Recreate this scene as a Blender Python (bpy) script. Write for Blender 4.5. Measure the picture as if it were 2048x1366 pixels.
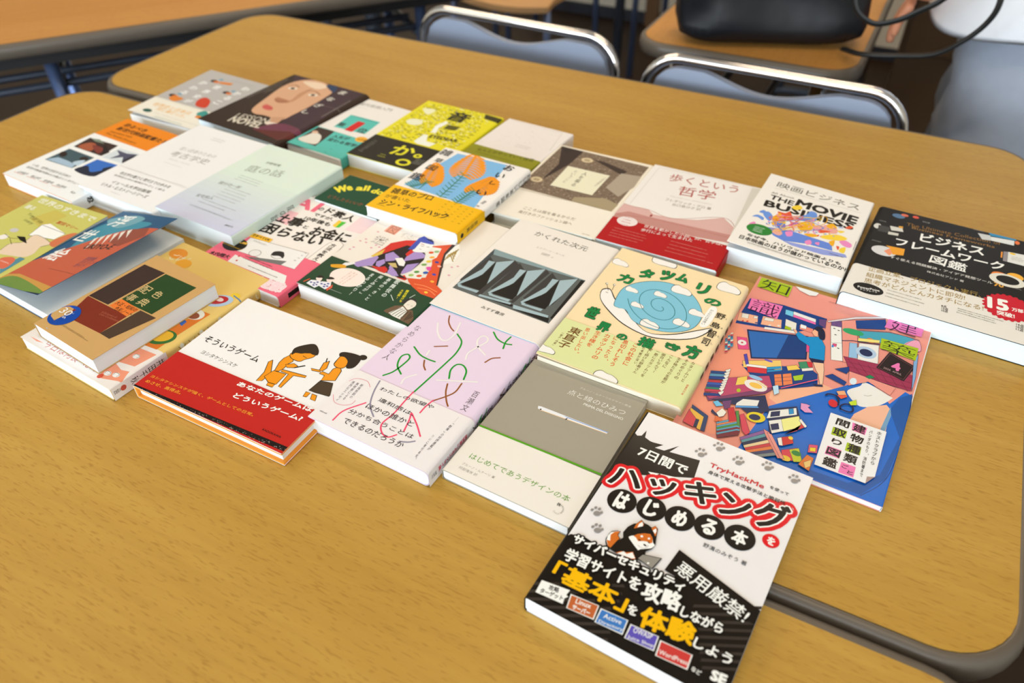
import bpy, bmesh, math, random
from mathutils import Vector, Matrix
from mathutils.geometry import tessellate_polygon

for _o in list(bpy.data.objects):
    bpy.data.objects.remove(_o)
SC = bpy.context.scene
COL = SC.collection
TZ = 0.70                                   # height of the table tops

# ------------------------------------------------------------------ camera
cam_d = bpy.data.cameras.new('camera')
cam = bpy.data.objects.new('camera', cam_d)
COL.objects.link(cam)
cam_d.sensor_width = 36.0
cam_d.lens = 26.9365
cam_d.clip_start = 0.02
_R = [[0.885111, 0.465267, -0.010226], [-0.295622, 0.579082, 0.759784], [-0.359424, 0.669471, -0.650095]]
cam.matrix_world = Matrix((( _R[0][0], _R[1][0], -_R[2][0], 0.0),
                           ( _R[0][1], _R[1][1], -_R[2][1], 0.0),
                           ( _R[0][2], _R[1][2], -_R[2][2], TZ + 0.5028),
                           (0, 0, 0, 1)))
cam_d.dof.use_dof = True
cam_d.dof.focus_distance = 0.70
cam_d.dof.aperture_fstop = 4.6
SC.camera = cam

# ------------------------------------------------------------------ view, world, lights
SC.view_settings.view_transform = 'Standard'
SC.view_settings.look = 'None'
SC.view_settings.gamma = 1.0
SC.view_settings.use_curve_mapping = False
SC.view_settings.exposure = -0.05
SC.cycles.use_denoising = True
SC.cycles.max_bounces = 6
SC.cycles.diffuse_bounces = 4
SC.cycles.glossy_bounces = 3
SC.cycles.sample_clamp_indirect = 6.0

wd = bpy.data.worlds.new('daylight')
SC.world = wd
wd.use_nodes = True
_bg = wd.node_tree.nodes['Background']
_bg.inputs[0].default_value = (0.62, 0.78, 1.0, 1)
_bg.inputs[1].default_value = 0.45

def area(name, loc, target, sx, sy, power, col):
    d = bpy.data.lights.new(name, 'AREA')
    d.shape = 'RECTANGLE'; d.size = sx; d.size_y = sy
    d.energy = power; d.color = col
    o = bpy.data.objects.new(name, d); COL.objects.link(o)
    o.location = loc
    o.rotation_euler = (Vector(target) - Vector(loc)).to_track_quat('-Z', 'Y').to_euler()
    return o

# daylight entering by the three windows of the wall behind the camera
WINS = [(-3.9, -2.0), (-1.75, .15), (.4, 2.0)]
for wx0, wx1 in WINS:
    area('window_daylight', ((wx0 + wx1) / 2, -4.12, 1.60), ((wx0 + wx1) / 2, 3, 1.1), wx1 - wx0 - .1, 1.45, 100, (0.82, 0.91, 1.0))
# ceiling tubes (each lights from its own fixture)
LAMPS = [(-1.9, 0.4), (-0.1, 0.4), (-1.9, 2.2), (-0.1, 2.2)]
for lx, ly in LAMPS:
    area('ceiling_tube_light', (lx, ly, 2.50), (lx, ly, 0), 1.2, 0.22, 9.5 if ly < 1 else 16, (1.0, 0.77, 0.54))

# ------------------------------------------------------------------ materials
MATS = {}
def srgb(h):
    c = [x / 255 for x in h]
    return tuple(x / 12.92 if x <= .04045 else ((x + .055) / 1.055) ** 2.4 for x in c) + (1,)

def mat(name, col, rough=.5, metal=0.0, spec=.5, coat=0.0, bump=None, noise=None):
    """plain procedural material; noise=(scale, amount) varies the colour a little, bump=(scale, strength)"""
    if name in MATS: return MATS[name]
    m = bpy.data.materials.new(name); m.use_nodes = True
    nt = m.node_tree; b = nt.nodes['Principled BSDF']
    b.inputs['Base Color'].default_value = srgb(col)
    b.inputs['Roughness'].default_value = rough
    b.inputs['Metallic'].default_value = metal
    b.inputs['Specular IOR Level'].default_value = spec
    b.inputs['Coat Weight'].default_value = coat
    b.inputs['Coat Roughness'].default_value = .12
    if noise or bump:
        tc = nt.nodes.new('ShaderNodeTexCoord')
    if noise:
        n = nt.nodes.new('ShaderNodeTexNoise'); n.inputs['Scale'].default_value = noise[0]; n.inputs['Detail'].default_value = 4
        nt.links.new(tc.outputs['Object'], n.inputs['Vector'])
        mx = nt.nodes.new('ShaderNodeMix'); mx.data_type = 'RGBA'
        c = srgb(col); k = noise[1]
        mx.inputs['A'].default_value = tuple(max(0, x * (1 - k)) for x in c[:3]) + (1,)
        mx.inputs['B'].default_value = tuple(min(1, x * (1 + k)) for x in c[:3]) + (1,)
        nt.links.new(n.outputs['Fac'], mx.inputs['Factor']); nt.links.new(mx.outputs['Result'], b.inputs['Base Color'])
    if bump:
        n2 = nt.nodes.new('ShaderNodeTexNoise'); n2.inputs['Scale'].default_value = bump[0]
        nt.links.new(tc.outputs['Object'], n2.inputs['Vector'])
        bp = nt.nodes.new('ShaderNodeBump'); bp.inputs['Strength'].default_value = bump[1]; bp.inputs['Distance'].default_value = .01
        nt.links.new(n2.outputs['Fac'], bp.inputs['Height']); nt.links.new(bp.outputs['Normal'], b.inputs['Normal'])
    MATS[name] = m
    return m

def ink(h, rough):
    return mat('print_%d_%d_%d_%d' % (*h, round(rough * 100)), h, rough, spec=.12)

def wood_mat(name, c1, c2, c3, grain=1.0, rough=.42):
    """laminate with a beech grain along local X: broad streaks, fine lines and short dark flecks"""
    m = bpy.data.materials.new(name); m.use_nodes = True
    nt = m.node_tree; b = nt.nodes['Principled BSDF']; N = nt.nodes.new; K = nt.links.new
    tc = N('ShaderNodeTexCoord')
    def layer(sx, sy, sc, det, dist=0.0):
        mp = N('ShaderNodeMapping'); mp.inputs['Scale'].default_value = (sx, sy, 1)
        n = N('ShaderNodeTexNoise'); n.inputs['Scale'].default_value = sc; n.inputs['Detail'].default_value = det; n.inputs['Distortion'].default_value = dist
        K(tc.outputs['Object'], mp.inputs['Vector']); K(mp.outputs['Vector'], n.inputs['Vector'])
        return n.outputs['Fac']
    def ramp(fac, stops):
        r = N('ShaderNodeValToRGB'); K(fac, r.inputs['Fac'])
        e = r.color_ramp.elements
        e[0].position, e[0].color = stops[0][0], stops[0][1]
        e[1].position, e[1].color = stops[1][0], stops[1][1]
        return r.outputs['Color']
    W1 = (1, 1, 1, 1); B0 = (0, 0, 0, 1)
    broad = ramp(layer(.6, 5, 2.6 * grain, 3, .6), ((.30, B0), (.72, W1)))
    fine = ramp(layer(3.0, 46, 3.0 * grain, 4, .6), ((.38, B0), (.62, W1)))
    fleck = ramp(layer(30, 200, 3.2 * grain, 1), ((.58, B0), (.70, W1)))
    def mix(f, a, bb, scale=1.0):
        mx = N('ShaderNodeMix'); mx.data_type = 'RGBA'
        if scale != 1.0:
            ma = N('ShaderNodeMath'); ma.operation = 'MULTIPLY'; ma.inputs[1].default_value = scale; K(f, ma.inputs[0]); f = ma.outputs[0]
        K(f, mx.inputs['Factor'])
        for s, v in (('A', a), ('B', bb)):
            if isinstance(v, tuple): mx.inputs[s].default_value = v
            else: K(v, mx.inputs[s])
        return mx.outputs['Result']
    c = mix(broad, srgb(c1), srgb(c2))
    c = mix(fine, c, srgb(c3), .16)
    c = mix(fleck, c, srgb(c3), .42)
    K(c, b.inputs['Base Color'])
    b.inputs['Roughness'].default_value = rough
    b.inputs['Specular IOR Level'].default_value = .28
    MATS[name] = m
    return m

def paper_mat(h):
    """block of page edges: fine pale layers stacked along local Z"""
    name = 'page_edges_%d_%d_%d' % h
    if name in MATS: return MATS[name]
    m = bpy.data.materials.new(name); m.use_nodes = True
    nt = m.node_tree; b = nt.nodes['Principled BSDF']; N = nt.nodes.new; K = nt.links.new
    tc = N('ShaderNodeTexCoord'); mp = N('ShaderNodeMapping'); mp.inputs['Scale'].default_value = (3, 3, 2600)
    n = N('ShaderNodeTexNoise'); n.inputs['Scale'].default_value = 1.0; n.inputs['Detail'].default_value = 2
    K(tc.outputs['Object'], mp.inputs['Vector']); K(mp.outputs['Vector'], n.inputs['Vector'])
    mx = N('ShaderNodeMix'); mx.data_type = 'RGBA'; K(n.outputs['Fac'], mx.inputs['Factor'])
    c = srgb(h)
    mx.inputs['A'].default_value = tuple(x * .80 for x in c[:3]) + (1,); mx.inputs['B'].default_value = tuple(min(.95, x * 1.08) for x in c[:3]) + (1,)
    K(mx.outputs['Result'], b.inputs['Base Color'])
    b.inputs['Roughness'].default_value = .7
    MATS[name] = m
    return m

# ------------------------------------------------------------------ helpers
def tag(o, label=None, cat=None, group=None, kind=None):
    if label: o['label'] = label
    if cat: o['category'] = cat
    if group: o['group'] = group
    if kind: o['kind'] = kind
    return o

def thing(name, loc, label, cat, rz=0.0, group=None):
    o = bpy.data.objects.new(name, None); COL.objects.link(o)
    o.empty_display_size = .05
    o.location = loc; o.rotation_euler = (0, 0, rz)
    return tag(o, label, cat, group)

def link_mesh(name, verts, faces, mats, idx=None, parent=None, smooth=False):
    me = bpy.data.meshes.new(name); me.from_pydata([tuple(v) for v in verts], [], faces)
    for m in (mats if isinstance(mats, (list, tuple)) else [mats]): me.materials.append(m)
    if idx: me.polygons.foreach_set('material_index', idx)
    if smooth: me.polygons.foreach_set('use_smooth', [True] * len(me.polygons))
    me.update()
    o = bpy.data.objects.new(name, me); COL.objects.link(o)
    if parent: o.parent = parent
    return o

def from_bm(name, bm, m, parent=None, smooth=False, normals=True):
    if normals: bmesh.ops.recalc_face_normals(bm, faces=bm.faces[:])
    me = bpy.data.meshes.new(name); bm.to_mesh(me); bm.free()
    for x in (m if isinstance(m, (list, tuple)) else [m]): me.materials.append(x)
    if smooth:
        me.polygons.foreach_set('use_smooth', [True] * len(me.polygons))
    o = bpy.data.objects.new(name, me); COL.objects.link(o)
    if parent: o.parent = parent
    return o

def box(bm, x0, x1, y0, y1, z0, z1, bevel=0.0, seg=2):
    r = bmesh.ops.create_cube(bm, size=1)
    bmesh.ops.scale(bm, vec=(x1 - x0, y1 - y0, z1 - z0), verts=r['verts'])
    bmesh.ops.translate(bm, vec=((x0 + x1) / 2, (y0 + y1) / 2, (z0 + z1) / 2), verts=r['verts'])
    if bevel:
        es = list({e for v in r['verts'] for e in v.link_edges})
        bmesh.ops.bevel(bm, geom=es, offset=bevel, segments=seg, affect='EDGES', profile=.5)

def catmull(pts, n=8, closed=False):
    P = [Vector(p) for p in pts]; out = []
    N = len(P)
    if N < 3 and not closed: return P
    for i in range(N if closed else N - 1):
        p0 = P[(i - 1) % N] if closed or i > 0 else P[0] * 2 - P[1]
        p1, p2 = P[i], P[(i + 1) % N]
        p3 = P[(i + 2) % N] if closed or i + 2 < N else P[-1] * 2 - P[-2]
        for k in range(n):
            t = k / n
            out.append(.5 * ((2 * p1) + (p2 - p0) * t + (2 * p0 - 5 * p1 + 4 * p2 - p3) * t * t + (3 * p1 - p0 - 3 * p2 + p3) * t ** 3))
    if not closed: out.append(P[-1])
    return out

def tube(bm, pts, r, seg=12, closed=False, flat=None):
    """round tube along pts; r a number or a list; flat=(a, b) scales the section"""
    P = [Vector(p) for p in pts]; N = len(P); rings = []
    up = Vector((0, 0, 1)); prev = None
    for i in range(N):
        a = P[(i - 1) % N] if closed or i > 0 else P[i]
        b = P[(i + 1) % N] if closed or i < N - 1 else P[i]
        t = (b - a).normalized()
        if prev is None:
            n = t.cross(up)
            if n.length < 1e-3: n = t.cross(Vector((1, 0, 0)))
        else:
            n = prev - t * prev.dot(t)
        n.normalize(); prev = n
        m = t.cross(n)
        rr = r[i] if isinstance(r, (list, tuple)) else r
        fa, fb = flat or (1, 1)
        rings.append([bm.verts.new(P[i] + (n * math.cos(2 * math.pi * k / seg) * fa + m * math.sin(2 * math.pi * k / seg) * fb) * rr) for k in range(seg)])
    for i in range(N if closed else N - 1):
        A, B = rings[i], rings[(i + 1) % N]
        for k in range(seg):
            bm.faces.new((A[k], A[(k + 1) % seg], B[(k + 1) % seg], B[k]))
    if not closed:
        bm.faces.new(rings[0][::-1]); bm.faces.new(rings[-1])

def rounded(x0, x1, y0, y1, r, n=8):
    pts = []
    for cx, cy, a0 in ((x1 - r, y1 - r, 0), (x0 + r, y1 - r, 90), (x0 + r, y0 + r, 180), (x1 - r, y0 + r, 270)):
        for k in range(n + 1):
            a = math.radians(a0 + 90 * k / n); pts.append((cx + r * math.cos(a), cy + r * math.sin(a)))
    return pts

def prism(bm, pts, z0, z1):
    lo = [bm.verts.new((x, y, z0)) for x, y in pts]; hi = [bm.verts.new((x, y, z1)) for x, y in pts]
    bm.faces.new(hi); bm.faces.new(lo[::-1])
    for i in range(len(pts)):
        j = (i + 1) % len(pts); bm.faces.new((lo[i], lo[j], hi[j], hi[i]))

# ------------------------------------------------------------------ the room
X0, X1, Y0, Y1, H = -4.2, 2.2, -4.2, 3.55, 2.55
M_floor = wood_mat('dark_wood_floor', (40, 26, 15), (50, 33, 18), (26, 18, 12), .5, .5)
M_wall = mat('painted_wall', (214, 208, 192), .85, noise=(3, .04))
M_ceil = mat('ceiling_board', (236, 232, 224), .9, noise=(20, .03))
M_skirt = mat('dark_skirting', (30, 32, 44), .5)
M_frame = mat('window_frame_metal', (150, 152, 154), .4, .7)
M_trimwood = mat('brown_post', (104, 74, 40), .5, noise=(8, .2))

bm = bmesh.new(); box(bm, X0, X1, Y0, Y1, -.1, 0); tag(from_bm('floor', bm, M_floor), 'dark brown wooden floor of the room', kind='structure')
bm = bmesh.new(); box(bm, X0, X1, Y0, Y1, H, H + .1); tag(from_bm('ceiling', bm, M_ceil), 'white ceiling of the room', kind='structure')
bm = bmesh.new(); box(bm, X0, X1, Y1, Y1 + .1, 0, H); tag(from_bm('wall_back', bm, M_wall), 'cream wall behind the tables', kind='structure')
bm = bmesh.new(); box(bm, X0 - .1, X0, Y0, Y1, 0, H); tag(from_bm('wall_left', bm, M_wall), 'cream wall on the left', kind='structure')
bm = bmesh.new(); box(bm, X1, X1 + .1, Y0, Y1, 0, H); tag(from_bm('wall_right', bm, M_wall), 'cream wall on the right', kind='structure')
# wall behind the camera, with two window openings
bm = bmesh.new()
WX = WINS; WZ = (.85, 2.35)
box(bm, X0, X1, Y0 - .1, Y0, 0, WZ[0]); box(bm, X0, X1, Y0 - .1, Y0, WZ[1], H)
xs = [X0] + [x for w_ in WX for x in w_] + [X1]
for k in (0, 2, 4, 6): box(bm, xs[k], xs[k + 1], Y0 - .1, Y0, WZ[0], WZ[1])
tag(from_bm('wall_front', bm, M_wall), 'cream wall with windows behind the camera', kind='structure')
for i, (a, b) in enumerate(WX):
    bm = bmesh.new()
    for x in (a, (a + b) / 2 - .02, b - .04): box(bm, x, x + .04, Y0 - .09, Y0 - .03, WZ[0], WZ[1])
    for z in (WZ[0], WZ[1] - .04): box(bm, a, b, Y0 - .09, Y0 - .03, z, z + .04)
    tag(from_bm('window_%d' % (i + 1), bm, M_frame), ['left', 'middle', 'right'][i] + ' grey metal window frame behind the camera', kind='structure')
bm = bmesh.new(); box(bm, X0, X1, Y1 - .012, Y1, 0, .05); tag(from_bm('baseboard_back', bm, M_skirt), 'dark skirting along the back wall', kind='structure')
bm = bmesh.new(); box(bm, -1.165, -1.11, Y1 - .05, Y1 - .012, 0, H); tag(from_bm('trim_1', bm, M_trimwood), 'brown wooden post on the back wall', kind='structure')

M_lamp = mat('lamp_housing', (235, 235, 230), .5)
M_tube = bpy.data.materials.new('glowing_tube'); M_tube.use_nodes = True
_b = M_tube.node_tree.nodes['Principled BSDF']; _b.inputs['Emission Color'].default_value = (1, .86, .68, 1); _b.inputs['Emission Strength'].default_value = 4
for i, (lx, ly) in enumerate(LAMPS):
    t = thing('ceiling_lamp', (lx, ly, H), 'white ceiling tube lamp above the tables, outside the picture', 'lamp', group='ceiling tube lamps')
    bm = bmesh.new(); box(bm, -.66, .66, -.13, .13, -.03, 0, .005); from_bm('housing', bm, M_lamp, t)
    for s in (-.06, .06):
        bm = bmesh.new(); tube(bm, [(-.6, s, -.04), (.6, s, -.04)], .012); from_bm('tube', bm, M_tube, t)

# ------------------------------------------------------------------ conference tables
M_top = wood_mat('beech_laminate', (188, 152, 70), (177, 138, 54), (142, 98, 32), 1.0, .45)
M_topfar = wood_mat('orange_beech_laminate', (196, 144, 74), (188, 134, 64), (160, 106, 50), 1.0, .45)
M_trim = mat('grey_vinyl_edging', (92, 84, 74), .38)
M_steel = mat('painted_dark_steel', (62, 70, 84), .4, .3)
M_chrome = mat('chrome', (225, 225, 228), .14, 1.0)
M_bluesteel = mat('blue_grey_steel', (96, 116, 158), .3, .6)
M_foot = mat('black_rubber', (24, 24, 26), .6)

def table(loc, rz, sx, sy, label, top=None, r=.055, rails=True, leg_in=.085, leg_mat=None):
    """folding conference table; origin on the floor under the middle of its top"""
    t = thing('conference_table', loc, label, 'table', rz)
    bm = bmesh.new(); prism(bm, rounded(-sx / 2, sx / 2, -sy / 2, sy / 2, r), TZ - .026, TZ); from_bm('tabletop', bm, top or M_top, t)
    # soft edging round the top: a ring with a half-round section, 10 mm proud
    bm = bmesh.new(); rings = []
    prof = [(0, -.0008), (.003, .0004), (.0075, -.002), (.0102, -.008), (.0108, -.0145), (.0102, -.021), (.0075, -.027), (.003, -.0294), (0, -.0294)]
    for d, z in prof:
        rings.append([bm.verts.new((x, y, TZ + z)) for x, y in rounded(-sx / 2 - d, sx / 2 + d, -sy / 2 - d, sy / 2 + d, r + d)])
    for a, b in zip(rings, rings[1:]):
        for k in range(len(a)):
            j = (k + 1) % len(a); bm.faces.new((a[k], a[j], b[j], b[k]))
    from_bm('edging', bm, M_trim, t, smooth=True)
    bm = bmesh.new()
    for y in (-sy / 2 + .05, sy / 2 - .05): box(bm, -sx / 2 + .12, sx / 2 - .12, y - .012, y + .012, TZ - .06, TZ - .026)
    from_bm('under_frame', bm, M_foot, t)
    if rails:
        for y in (-.117, -.039, .06):
            bm = bmesh.new(); tube(bm, [(-sx / 2 + .085, y, TZ - .122), (sx / 2 - leg_in, y, TZ - .122)], .008); from_bm('shelf_rail', bm, M_steel, t)
    for s in (-1, 1):
        x = s * (sx / 2 - leg_in)
        for y in (-.135, .135):
            bm = bmesh.new(); tube(bm, [(x, y, TZ - .03), (x, y, .03)], .0135); from_bm('leg', bm, leg_mat or M_chrome, t, True)
        bm = bmesh.new(); tube(bm, catmull([(x, -sy / 2 + .02, .02), (x, -sy / 2 + .07, .032), (x, 0, .036), (x, sy / 2 - .07, .032), (x, sy / 2 - .02, .02)], 6), .015, flat=(1, 1)); f = from_bm('foot', bm, M_steel, t, True)
        for y in (-sy / 2 + .03, sy / 2 - .03):
            bm = bmesh.new(); box(bm, x - .018, x + .018, y - .02, y + .02, 0, .02, .004); from_bm('rubber_pad', bm, M_foot, f)
        bm = bmesh.new(); tube(bm, [(x, -.135, TZ - .14), (x, .135, TZ - .14)], .01); from_bm('leg_brace', bm, M_steel, t, True)
    return t

XL, XR = -1.222, .1795
def main_table(y0, y1, label, rails=True, xr=XR):
    return table(((XL + xr) / 2, (y0 + y1) / 2, 0), 0, xr - XL, y1 - y0, label)
main_table(.8004, 1.2004, 'beech conference table in front of the two folding chairs, farthest of the three pushed together')
main_table(.3646, .7691, 'beech conference table with rounded dark edging, middle one of the three pushed together')
main_table(-.06, .3425, 'beech conference table nearest the camera, bare at the lower left')
_d = Vector((.602, .798, 0)); _n = Vector((-.798, .602, 0))
_c = Vector((-1.528, .835, 0)) + _d * .46 + _n * .226
table((_c.x, _c.y, 0), math.atan2(_d.y, _d.x), 1.8, .43, 'orange-toned conference table standing at an angle on the left, with steel rails under it', M_topfar, leg_in=.5, leg_mat=M_bluesteel)
table((-.288, 2.225, 0), math.radians(90.5), 1.66, .385, 'conference table carrying the black bag behind the folding chairs', M_topfar)

# ------------------------------------------------------------------ folding chairs
M_vinyl = mat('grey_blue_vinyl', (138, 150, 172), .45, bump=(900, .05))
def folding_chair(loc, rz, label):
    """steel folding chair; its back faces away from local -Y (the seat side), origin on the floor"""
    t = thing('folding_chair', loc, label, 'chair', rz, 'folding chairs at the far side of the table')
    w, top = .211, .727
    def back(z): return .0 - .10 * (top - z) * .6
    arc = []
    rc = .062
    for k in range(9):
        a = math.radians(180 - 90 * k / 8); arc.append((-w + rc + rc * math.cos(a), top - rc + rc * math.sin(a)))
    for k in range(9):
        a = math.radians(90 - 90 * k / 8); arc.append((w - rc + rc * math.cos(a), top - rc + rc * math.sin(a)))
    path = [(-w, .42)] + arc + [(w, .42)]
    pts = [(x, back(z), z) for x, z in path]
    pts = [(-w, -.30, .02)] + pts + [(w, -.30, .02)]
    bm = bmesh.new(); tube(bm, pts, .0082, 14); from_bm('back_frame', bm, M_chrome, t, True)
    # moulded back panel with a scooped hand hole along the top
    wi = w - .013
    up = []
    for k in range(41):
        x = -wi + 2 * wi * k / 40
        z = top - .014
        e = abs(x) - (wi - .052)
        if e > 0: z = top - .014 - (.052 - math.sqrt(max(0, .052 ** 2 - e * e)))
        if abs(x) < .125:
            z = min(z, top - .012 - .025 * (.5 + .5 * math.cos(math.pi * x / .125)) ** .8)
        up.append((x, z))
    bm = bmesh.new(); f0 = []; f1 = []
    zl = .50
    for x, z in up:
        for lst, dy in ((f0, -.007), (f1, .007)):
            lst.append((bm.verts.new((x, back(z) + dy, z)), bm.verts.new((x, back(zl) + dy, zl))))
    for k in range(40):
        bm.faces.new((f0[k][0], f0[k + 1][0], f0[k + 1][1], f0[k][1])); bm.faces.new((f1[k + 1][0], f1[k][0], f1[k][1], f1[k + 1][1]))
        bm.faces.new((f0[k][0], f1[k][0], f1[k + 1][0], f0[k + 1][0])); bm.faces.new((f0[k][1], f0[k + 1][1], f1[k + 1][1], f1[k][1]))
    bm.faces.new((f0[0][0], f0[0][1], f1[0][1], f1[0][0])); bm.faces.new((f0[-1][0], f1[-1][0], f1[-1][1], f0[-1][1]))
    from_bm('backrest', bm, M_vinyl, t)
    bm = bmesh.new(); prism(bm, rounded(-.19, .19, -.36, -.03, .05), .405, .435); from_bm('seat', bm, M_vinyl, t)
    for s in (-1, 1):
        bm = bmesh.new(); tube(bm, [(s * .198, -.29, .40), (s * .198, .03, .02)], .0105); from_bm('leg', bm, M_chrome, t, True)
        bm = bmesh.new(); tube(bm, [(s * .198, .03, 0), (s * .198, .03, .03)], .014); from_bm('foot_cap', bm, M_foot, t)
        bm = bmesh.new(); tube(bm, [(s * w, -.30, 0), (s * w, -.30, .03)], .014); from_bm('foot_cap', bm, M_foot, t)
    for y, z in ((-.27, .09), (.02, .05)):
        bm = bmesh.new(); tube(bm, [(-.198, y, z), (.198, y, z)], .008); from_bm('stretcher', bm, M_chrome, t, True)
    return t
folding_chair((-.684, 1.302, 0), math.radians(-2), 'grey folding chair with chrome frame, the left one of two behind the table')
folding_chair((-.198, 1.262, 0), math.radians(-.5), 'grey folding chair with chrome frame, in front of the black bag')

# a school chair farther back: plywood seat on steel legs
M_ply = mat('pale_plywood', (214, 170, 118), .5, noise=(14, .12))
t = thing('school_chair', (-1.25, 2.46, 0), 'school chair with a pale plywood seat on blue-grey steel legs, far back', 'chair', math.radians(-3))
bm = bmesh.new()
nx = 14; lo = []; hi = []
for i in range(nx + 1):
    x = -.19 + .38 * i / nx
    for lst, dz in ((lo, 0), (hi, .018)):
        lst.append([bm.verts.new((x, y, .432 + dz - .020 * math.cos(math.pi * x / .38) - (.012 if y == -.19 else 0))) for y in (-.19, -.15, .19)])
for i in range(nx):
    for j in range(2):
        bm.faces.new((hi[i][j], hi[i + 1][j], hi[i + 1][j + 1], hi[i][j + 1])); bm.faces.new((lo[i][j], lo[i][j + 1], lo[i + 1][j + 1], lo[i + 1][j]))
    bm.faces.new((lo[i][0], lo[i + 1][0], hi[i + 1][0], hi[i][0])); bm.faces.new((lo[i][2], hi[i][2], hi[i + 1][2], lo[i + 1][2]))
for r in (0, nx):
    for j in range(2): bm.faces.new((lo[r][j], lo[r][j + 1], hi[r][j + 1], hi[r][j]))
from_bm('seat', bm, M_ply, t)
for sx in (-1, 1):
    for sy in (-1, 1):
        bm = bmesh.new(); tube(bm, [(sx * .178, sy * .17, .43 if sy < 0 else .78), (sx * .185, sy * .19, 0)], .011); from_bm('leg', bm, M_bluesteel, t, True)
bm = bmesh.new(); box(bm, -.18, .18, .158, .172, .62, .78, .006); from_bm('backrest', bm, M_ply, t)
for x in (-.12, .12):
    bm = bmesh.new(); tube(bm, [(x, -.15, .405), (x, .17, .41)], .008); from_bm('seat_rail', bm, M_bluesteel, t, True)

# a tall stand with thick bent legs, and a grey post table, in the dark behind
t = thing('rolling_stand', (-1.83, 2.20, 0), 'dark blue steel stand with thick bent tubular legs, in the shadow behind the table', 'stand', math.radians(20))
for k, (x0, rr) in enumerate(((-.16, .016), (-.08, .016), (.09, .03))):
    bm = bmesh.new(); tube(bm, catmull([(x0 - .16, 0, .66), (x0 - .06, 0, .62), (x0, 0, .50), (x0 + .01, 0, .3), (x0 - .02, .0, .02)], 6), rr); from_bm('leg', bm, M_steel, t, True)
bm = bmesh.new(); box(bm, -.36, .16, -.05, .05, .655, .68, .005); from_bm('crossbar', bm, M_steel, t)
bm = bmesh.new(); box(bm, -.22, .16, -.04, .04, 0, .03, .005); from_bm('base', bm, M_steel, t)
t = thing('side_desk', (-.96, 3.10, 0), 'narrow desk on slim blue-grey steel legs near the back wall', 'desk')
bm = bmesh.new(); box(bm, -.70, .06, -.22, .22, .66, .69, .006); from_bm('desktop', bm, M_topfar, t)
for x, y in ((-.66, -.19), (-.05, -.19), (-.66, .19), (-.05, .19)):
    bm = bmesh.new(); tube(bm, [(x, y, .66), (x, y, 0)], .012); from_bm('leg', bm, M_bluesteel, t, True)
t = thing('metal_post_stand', (-.957, 2.60, 0), 'slim dark steel post rising behind the left folding chair', 'stand')
bm = bmesh.new(); tube(bm, [(0, 0, .02), (0, 0, 1.25)], .017); from_bm('post', bm, M_steel, t, True)
bm = bmesh.new(); prism(bm, rounded(-.07, .07, -.07, .07, .05), 0, .02); from_bm('base', bm, M_steel, t)
# low brown cabinet at the right, behind the person
M_cab = mat('brown_cabinet_wood', (84, 62, 38), .5, noise=(6, .15))
t = thing('low_cabinet', (.30, 2.75, 0), 'low brown cabinet behind the standing person', 'cabinet')
bm = bmesh.new(); box(bm, -.36, .5, -.2, .2, .05, .72, .006); from_bm('body', bm, M_cab, t)
bm = bmesh.new(); box(bm, -.34, .48, -.18, .18, 0, .05); from_bm('plinth', bm, M_foot, t)
for x in (-.345, .075):
    bm = bmesh.new(); box(bm, x, x + .41, -.212, -.2, .37, .70, .003); d = from_bm('door', bm, M_cab, t)

# ------------------------------------------------------------------ black bag on the rear table
M_leather = mat('black_leather', (14, 17, 22), .42, spec=.4, bump=(16, .12))
M_strap = mat('black_strap', (20, 22, 22), .5)
t = thing('tote_bag', (-.262, 1.496, TZ), 'black leather bag standing on the rear table, its strap lifted toward the person', 'bag', math.radians(22))
bm = bmesh.new(); rows = []
random.seed(4)
for iz in range(9):
    z = .29 * iz / 8; row = []
    for k in range(40):
        a = 2 * math.pi * k / 40
        cx, sy = math.cos(a), math.sin(a)
        e = .36
        x = .168 * math.copysign(abs(cx) ** e, cx); y = .058 * math.copysign(abs(sy) ** e, sy)
        f = iz / 8
        x *= 1 - .02 * f; y *= 1 - .45 * f
        y += .012 * math.sin(x * 34 + z * 22) * math.sin(math.pi * min(1, f * 1.15)) + .007 * math.sin(x * 60 - z * 55)
        x += .004 * math.sin(z * 60 + y * 30)
        row.append(bm.verts.new((x, y, z)))
    rows.append(row)
for a, b in zip(rows, rows[1:]):
    for k in range(40): bm.faces.new((a[k], a[(k + 1) % 40], b[(k + 1) % 40], b[k]))
bm.faces.new(rows[0][::-1]); bm.faces.new(rows[-1])
o = from_bm('body', bm, M_leather, t, True); md = o.modifiers.new('smooth', 'SUBSURF'); md.levels = md.render_levels = 1
def wl(p):      # world -> bag space
    m = Matrix.Translation(t.location) @ Matrix.Rotation(math.radians(22), 4, 'Z')
    return m.inverted() @ Vector(p)
for pts, r in (([(-.12, 1.47, TZ + .012), (-.085, 1.42, TZ + .025), (-.027, 1.41, TZ + .035), (.022, 1.40, TZ + .049), (.056, 1.39, TZ + .079), (.077, 1.385, TZ + .11), (.083, 1.38, TZ + .141), (.074, 1.38, TZ + .184), (.05, 1.39, TZ + .24), (-.02, 1.42, TZ + .285), (-.11, 1.46, TZ + .288)], .0058),
               ([(-.115, 1.42, TZ + .20), (-.118, 1.41, TZ + .111), (-.086, 1.41, TZ + .08), (-.05, 1.41, TZ + .087), (-.019, 1.41, TZ + .107), (.007, 1.41, TZ + .127), (.022, 1.41, TZ + .157), (.0, 1.42, TZ + .22), (-.10, 1.45, TZ + .27)], .0042)):
    bm = bmesh.new(); tube(bm, catmull([wl(p) for p in pts], 8), r, 10, flat=(1.3, .7)); from_bm('strap', bm, M_strap, t, True)
bm = bmesh.new(); tube(bm, [(-.15, -.032, .262), (.15, -.032, .262)], .006, flat=(1, .6)); from_bm('top_seam', bm, M_leather, t, True)

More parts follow.
